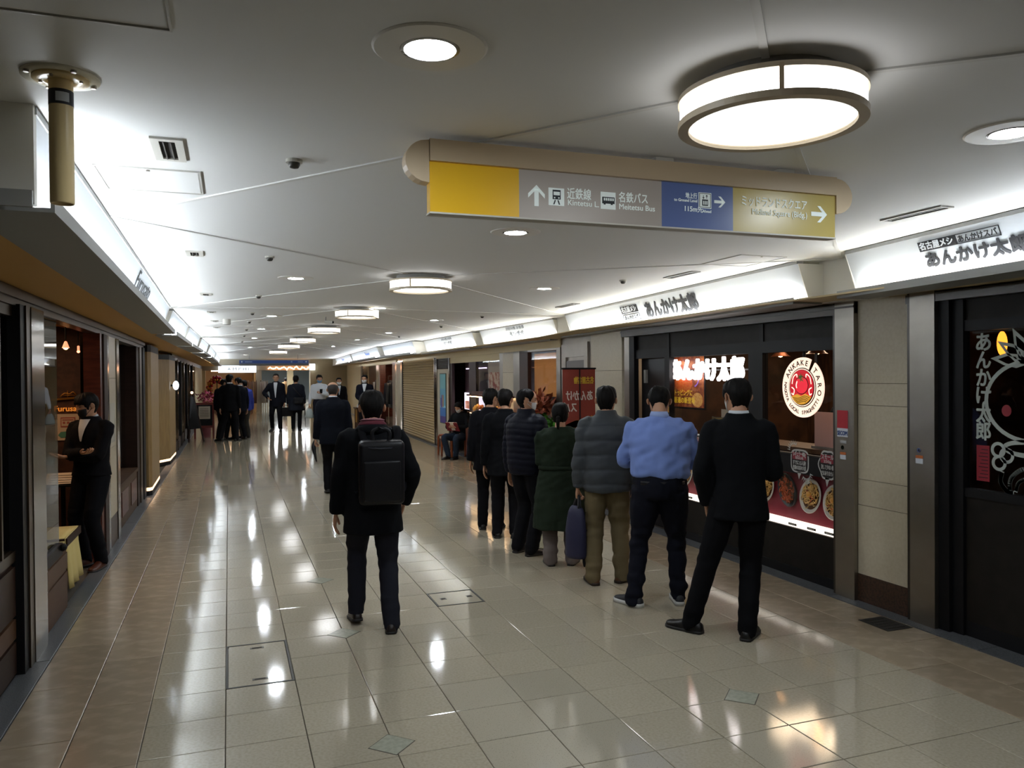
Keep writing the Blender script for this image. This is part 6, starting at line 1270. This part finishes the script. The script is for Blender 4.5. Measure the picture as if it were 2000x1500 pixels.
vs = [(.2*math.sin(2*PI*i/n)*s_*.99*a, .147*math.cos(2*PI*i/n)*s_*a, z*s_) for z, a in ((.945, .98), (.945, 1.012), (.975, 1.012), (.975, .98)) for i in range(n)]
ring.add(vs, [(j*n+i, j*n+(i+1) % n, ((j+1) % 4)*n+(i+1) % n, ((j+1) % 4)*n+i) for j in range(4) for i in range(n)]); ring.build('belt', leather, p6, True, True)
h = bag_root('mobile_phone', p6, 'dark mobile phone held before the man in the light blue shirt', 'phone'); lb([rbox((0, .40*1.0, 1.10), (.075, .012, .15), .005, Matrix.Rotation(-.7, 3, 'X'))], 'case', black_m, h); q = s_; lb([rbox((0, .392, 1.108), (.066, .004, .135), .001, Matrix.Rotation(-.7, 3, 'X'))], 'screen', mat('phone_screen', '#20242c', .1), h)
p5_, P_, w5, s5 = Pq('person in grey puffer jacket and khaki trousers holding a navy bag', (2.89, 5.78), 24, H=1.60, top='puffer', topm=mat('puffer_grey', '#404448', .6, spec=.2), hem=.80, quilt=.125, pants=mat('trouser_khaki', '#6d6148', .9, spec=.1), pantw=1.12, head=(2, 8, 0), hair='short', feet=((-.12, -.03, 14, 0), (.13, .05, -38, 0)), L=((-.26, .03, .76), (-.3, -1, 0)), hl='grip', shoe=mat('shoe_tan', '#5d3d22', .5), sole=mat('sole_brown', '#2a1c12', .6), soleh=.024, wr=1.7, sleeve=.86, seed=5)
p4_, P_, w4, s4 = Pq('person with black ponytail in dark green belted coat and wide grey trousers', (2.79, 6.5), 20, H=1.445, fat=1.28, top='longcoat', topm=mat('coat_green', '#232c22', .9, spec=.1), hem=.39, pants=mat('trouser_grey', '#6f6663', .9, spec=.1), pantw=1.22, hair='long', ponytail=True, head=(4, 14, 0), feet=((-.115, -.02, 10, 0), (.115, .0, -18, 0)), L=((-.10, .24, 1.04), (-.5, -1, -.3)), R=((.10, .24, 1.04), (.5, -1, -.3)), wr=1.5, seed=6)
k = MB(); n = 36
vs = [(.178*1.28*math.sin(2*PI*i/n)*s4*a, .133*1.28*math.cos(2*PI*i/n)*s4*a, z*s4) for z, a in ((1.01, 1), (1.012, 1.03), (1.05, 1.03), (1.052, 1)) for i in range(n)]
k.add(vs, [(j*n+i, j*n+(i+1) % n, ((j+1) % 4)*n+(i+1) % n, ((j+1) % 4)*n+i) for j in range(4) for i in range(n)]); k.build('coat_belt', mat('coat_green'), p4_, True, True)
h = bag_root('shoulder_bag', p4_, 'black shoulder bag hanging at the right side of the woman in the green coat', 'bag'); q = s4; lb([rbox((.235, .02, .93), (.09, .2, .26), .025)], 'body', leather, h); lb([tube([(.215, -.06, 1.05), (.20, -.10, 1.25), (.165, -.02, 1.43), (.20, .08, 1.25), (.215, .08, 1.05)], [(.014, .005)]*5, 8, 4)], 'strap', leather, h)
p3_, P_, w3_, s3 = Pq('person in quilted navy puffer jacket with white mask, head turned right', (2.66, 7.02), 62, H=1.565, fat=1.06, top='puffer', topm=mat('puffer_navy', '#0e101d', .6, spec=.15), hem=.83, quilt=.062, pants=dark_trs, pantw=1.15, head=(2, 42, 0), hair='thin', face=maskw, feet=((-.11, 0, 5, 0), (.11, -.04, -14, 0)), collar=white_sh, wr=.8, sleeve=.9, seed=7)
p2_, P_, w2_, s2 = Pq('person in black coat in the queue behind the navy puffer jacket', (2.72, 7.8), 22, H=1.55, top='coat', topm=dark_coat, hem=.72, head=(8, 10, 0), seed=8)
p1_, P_, w1_, s1 = Pq('person in black coat farthest in the queue, mostly hidden', (2.72, 8.3), 22, H=1.55, top='coat', topm=mat('coat_cloth_charcoal', '#131317', .9, spec=.1), hem=.72, head=(4, 30, 0), seed=9)
# tote bag held by the grey jacket, and the folded umbrella strap below
hw = w5['L']; h = root('tote_bag', (hw[0], hw[1], 0), 'navy tote bag hanging from the hand of the man in the grey puffer', 'bag'); nv = mat('navy_nylon', '#1b1c3c', .6, bump=(30, .1))
tz = hw[2]-.16; bx, by_ = hw[0]-.02, hw[1]
k = MB(); k.tube([(bx, by_, tz-.42), (bx, by_, tz-.40), (bx, by_, tz-.2), (bx+.005, by_, tz-.05), (bx+.01, by_, tz)], [(.05, .075), (.07, .10), (.06, .105), (.04, .085), (.015, .05)], 18, 3, (.9, .35, 0)); k.build('body', nv, h, True)
for e in (-.02, .02): MB().tube([(bx+.01+e*.5, by_-.05, tz-.01), (hw[0]+e*.3, hw[1]-.01, hw[2]-.075), (bx+.01+e*.5, by_+.05, tz-.01)], [(.006, .012)]*3, 8, 5).build('handle', mat('strap_black', '#141418', .6), h, True)
h = root('strap_bundle', (hw[0]+.05, hw[1]-.02, 0), 'black straps and buckle hanging below the navy tote bag', 'strap'); k = MB()
for i in range(3): k.tube([(hw[0]+.06+.012*i, hw[1]-.02, tz-.2), (hw[0]+.02+.012*i, hw[1]-.05, tz-.42), (hw[0]+.05+.01*i, hw[1]-.03, tz-.5), (hw[0]+.08+.008*i, hw[1], tz-.4), (hw[0]+.075, hw[1], tz-.2)], [(.008, .003)]*5, 6, 4)
k.build('straps', mat('strap_black'), h, True); MB().box(hw[0]+.04, hw[0]+.075, hw[1]-.05, hw[1]-.03, tz-.46, tz-.42).build('buckle', black_m, h)
# ---- waiter in the left doorway
pw, P_, ww, sw = Pq('person in black uniform with black mask and crossed arms in the left doorway', (-1.17, 7.95), 212, H=1.57, top='suit', topm=mat('uniform_black', '#111013', .85, spec=.1), hem=.9, head=(14, 26, 0), hair='fringe', face=maskk, L=((.08, .20, 1.10), (-1, -.2, -.5)), R=((-.10, .23, 1.14), (1, -.2, -.5)), collar=white_sh, shirtv=(white_sh, 1.24, .05), shoe=mat('shoe_russet', '#4a2416', .4), feet=((-.1, .02, 15, 0), (.12, -.03, -10, 0)), seed=10)
# ---- bald man walking away
far = dict(voxel=.016)
def Pf(*a, **k): d = dict(far); d.update(k); return person(*a, **d)
pb, P_, wb_, sb_ = Pf('person with balding grey head in dark suit walking away, left of the backpack', (1.42, 11.65), 8, H=1.62, fat=1.08, top='suit', topm=navy_suit, hem=.76, hair='bald', hairm=hair_g, collar=white_sh, head=(6, 0, 0), feet=((-.09, .1, 5, .02), (.1, -.08, -5, 0)), L=((-.27, .05, .80), (-.3, -1, 0)), seed=11, hl='grip')
hw = wb_['L']; h = root('folded_umbrella', (hw[0], hw[1], 0), 'dark folded umbrella in the left hand of the balding man', 'umbrella'); MB().tube([(hw[0]-.01, hw[1]+.02, hw[2]-.02), (hw[0]-.03, hw[1]-.0, hw[2]-.12), (hw[0]+.0, hw[1]-.1, hw[2]-.32)], [.012, .032, .008], 10, 3).build('canopy', black_m, h, True); MB().tube([(hw[0]-.01, hw[1]+.02, hw[2]-.04), (hw[0]-.005, hw[1]+.04, hw[2]-.12)], [.01]*2, 8).build('handle', wood_dark, h)
# ---- far group on the left
ff = dict(voxel=.022)
def Pg(*a, **k): d = dict(ff); d.update(k); return person(*a, **d)
Pg('tallest person of the far left group, black suit, legs apart, seen from behind', (.02, 22.4), 12, H=1.78, top='suit', topm=black_suit, hem=.76, head=(0, 10, 0), feet=((-.24, .02, 55, 0), (.16, -.02, -20, 0)), collar=white_sh, seed=12)
Pg('leftmost person of the far group, dark suit, half hidden by the tallest', (-.16, 22.95), 30, H=1.66, top='suit', topm=navy_suit, head=(18, 40, 0), collar=white_sh, feet=((-.15, .0, 30, 0), (.1, 0, -10, 0)), seed=13)
Pg('person in dark suit with bowed head, third from left in the far group', (.28, 22.9), -35, H=1.70, top='suit', topm=navy_suit, hem=.76, head=(22, 0, 0), collar=white_sh, feet=((-.16, .06, 20, 0), (.12, -.04, -10, 0)), seed=14)
Pg('person in bright blue jacket at the right of the far left group', (.42, 23.4), -30, H=1.62, top='suit', topm=mat('jacket_blue', '#20308a', .8), hem=.8, head=(12, -10, 0), pants=mat('trouser_brown', '#2e2a22', .85), R=((.25, .0, .78), (.3, -1, 0)), seed=15)
# ---- people walking in the distance
pa, P_, wa, sa = Pg('person walking towards us in open dark coat over a white shirt', (1.40, 25.9), 192, H=1.80, top='coat', topm=mat('coat_ink', '#15161e', .85, spec=.1), hem=.72, head=(0, -8, 0), shirtv=(white_sh, 1.0, .05), pants=dark_trs, feet=((-.13, .1, 10, 0), (.13, -.06, -10, .03)), R=((.2, .22, 1.0), (1, -.6, 0)), seed=16)
hw = wa['L']; h = root('briefcase', (hw[0], hw[1], 0), 'dark briefcase in the hand of the man in the open coat', 'bag'); MB().obox((hw[0]+.06, hw[1], hw[2]-.28), (.36, .1, .28), .3).build('body', leather, h); MB().tube([(hw[0], hw[1], hw[2]-.14), (hw[0]+.0, hw[1], hw[2]-.07), (hw[0]+.12, hw[1], hw[2]-.07), (hw[0]+.12, hw[1], hw[2]-.14)], [.01]*4, 6, 2).build('handle', leather, h)
pc_, P_, wc, sc_ = Pg('person walking away in long dark coat with a bag across the back', (2.0, 25.85), 10, H=1.74, fat=1.12, top='longcoat', topm=mat('coat_slate', '#1f222a', .9, spec=.1), hem=.62, head=(0, 0, 0), hair='short', pants=dark_trs, feet=((-.09, .0, 6, 0), (.09, .05, -6, .01)), seed=17)
h = root('crossbody_bag', pc_.location, 'dark bag slung across the back of the far person in long coat', 'bag', rz=pc_.rotation_euler.z); q = sc_; lb([rbox((.1, -.2, .93), (.3, .1, .2), .03)], 'body', leather, h); lb([tube([(.2, -.17, 1.0), (.0, -.18, 1.25), (-.13, -.05, 1.42)], [(.016, .006)]*3, 8, 3)], 'strap', leather, h)
hw = wc['R']; h = root('walking_umbrella', (hw[0], hw[1], 0), 'thin dark umbrella carried by the far person in long coat', 'umbrella'); MB().tube([(hw[0], hw[1], hw[2]-.06), (hw[0]+.02, hw[1], .12)], [.018, .006], 8).build('canopy', leather, h); MB().tube([(hw[0], hw[1], hw[2]-.08), (hw[0]-.0, hw[1], hw[2]+.02), (hw[0]+.04, hw[1], hw[2]+.02)], [.01]*3, 6, 2).build('handle', wood_dark, h)
Pg('small distant person in brown coat walking away between two others', (3.0, 46), 5, H=1.66, top='coat', topm=mat('coat_brown', '#6b4f2c', .9), hem=.75, pants=dark_trs, seed=18)
pe, P_, we, se_ = Pg('person in white shirt with blue mask looking at a phone, walking towards us', (2.58, 24.5), 190, H=1.76, top='shirt', topm=white_sh, pants=mat('trouser_navy'), head=(16, -14, 0), face=maskb, L=((-.06, .26, 1.16), (-1, -.6, -.3)), R=((.28, .06, .84), (.3, -1, 0)), hl='grip', hr='grip', feet=((-.09, -.05, 5, 0), (.09, .1, -5, 0)), seed=19)
hw = we['L']; h = root('mobile_phone', (hw[0], hw[1], hw[2]), 'black phone in the hand of the man in the white shirt', 'phone'); MB().obox((hw[0], hw[1]-.08, hw[2]+.07), (.08, .012, .15), 0, .6).build('case', black_m, h); MB().obox((hw[0], hw[1]-.071, hw[2]+.076), (.07, .004, .135), 0, .6).build('screen', mat('phone_screen'), h)
hw = we['R']; h = root('shopping_bag', (hw[0], hw[1], 0), 'pale green white carrier bag held by the man in the white shirt', 'bag'); MB().tube([(hw[0], hw[1], hw[2]-.42), (hw[0], hw[1], hw[2]-.38), (hw[0], hw[1], hw[2]-.22), (hw[0], hw[1], hw[2]-.12)], [(.1, .05), (.14, .07), (.1, .05), (.05, .02)], 14, 2).build('body', mat('carrier_bag', '#a9b3b0', .6), h, True); MB().tube([(hw[0]-.04, hw[1], hw[2]-.14), (hw[0], hw[1], hw[2]-.05), (hw[0]+.04, hw[1], hw[2]-.14)], [(.012, .004)]*3, 6, 3).build('handle', mat('carrier_bag'), h)
Pg('dark haired person hidden behind the balding man, facing us', (3.3, 25.5), 185, H=1.66, top='suit', topm=black_suit, face=maskw, shirtv=(white_sh, 1.15, .05), seed=20)
Pg('shopkeeper in dark cardigan and white shirt with mask by the clothing shop', (3.78, 23.4), 196, H=1.74, top='suit', topm=mat('cardigan_navy', '#14151f', .9, spec=.1), face=maskw, head=(4, 10, 0), shirtv=(white_sh, 1.18, .055), collar=white_sh, L=((-.1, .24, .96), (-1, -.7, -.3)), R=((.08, .24, .96), (1, -.7, -.3)), seed=21)
# ---- seated reader by the cafe
pk, P_, wk, s_k = Pf('seated person in black coat and jeans reading a red book by the cafe', (4.5, 15.7), 232, H=1.52, top='coat', topm=dark_coat, hem=.86, dz=-.40, pants=mat('jeans', '#26303f', .9, spec=.1), head=(26, 0, 0), hair='long', face=maskw, feet=((-.1, .34, 5, 0), (.1, .36, -5, 0)), L=((-.1, .26, 1.12), (-1, -.5, -.4)), R=((.1, .26, 1.12), (1, -.5, -.4)), hl='grip', hr='grip', seed=22)
h = root('open_book', (4.3, 15.5, .78), 'open book with dark red cover held by the seated reader', 'book'); c_ = Vector(P_((0, .31, 1.14))); rz_ = -math.radians(232)
for sg in (-1, 1): MB().obox((c_.x+sg*.075*math.cos(rz_), c_.y+sg*.075*math.sin(rz_), c_.z), (.15, .012, .2), rz_+sg*.15, -.5).build('cover', mat('book_red', '#7a1820', .6), h)
MB().obox((c_.x-.0*math.sin(rz_), c_.y, c_.z+.008), (.27, .012, .185), rz_, -.5).build('pages', mat('paper'), h)
# ---- two people inside the dark shop, seen through the glass
Pg('staff person in pale pink top working inside behind the emblem window', (5.6, 5.5), 250, H=1.5, top='shirt', topm=mat('pink_top', '#b58a80', .85), pants=dark_trs, face=maskw, head=(20, 0, 0), seed=23)
Pg('dark clad customer inside the shop, left of the emblem', (6.0, 6.4), 200, H=1.62, top='suit', topm=black_suit, head=(10, 0, 0), seed=24)
Pg('staff person with mask inside the shop at the right window edge', (5.9, 5.0), 260, H=1.66, top='shirt', topm=mat('pink_top'), pants=dark_trs, face=maskw, seed=25)
bpy.data.scenes.remove(TS)
# ------------------------------------------------------------------ fit lettering to its measured width
bpy.context.view_layer.update()
for ob, wd, A in FIT:
    L0 = ob.dimensions.x
    if L0 > 1e-4: ob.matrix_basis = A @ Matrix.Diagonal((wd/L0, 1, 1, 1))
bpy.context.view_layer.update()
dg = bpy.context.evaluated_depsgraph_get()
for ob in [o for o in COL.objects if o.type == 'FONT']:
    me = bpy.data.meshes.new_from_object(ob.evaluated_get(dg)); nm = ob.name; bo = ob.get('bold')
    if bo:
        sx_ = ob.matrix_basis.to_scale().x; n0 = len(me.vertices); V0 = np.empty(n0*3); me.vertices.foreach_get('co', V0); V0 = V0.reshape(-1, 3); F0 = [tuple(p.vertices) for p in me.polygons]; m0 = me.materials[0]; VV, FF = [], []
        for j in range(8): VV.append(V0+np.array([bo*math.cos(j*PI/4)/abs(sx_), bo*math.sin(j*PI/4), j*2e-5])); FF += [tuple(i+j*n0 for i in f) for f in F0]
        me = bpy.data.meshes.new(nm); me.from_pydata([tuple(p) for p in np.concatenate(VV)], [], FF); me.materials.append(m0)
    n_ = bpy.data.objects.new('x', me); n_.parent = ob.parent; n_.matrix_parent_inverse = ob.matrix_parent_inverse.copy(); n_.matrix_basis = ob.matrix_basis.copy()
    bpy.data.objects.remove(ob); n_.name = nm; COL.objects.link(n_)
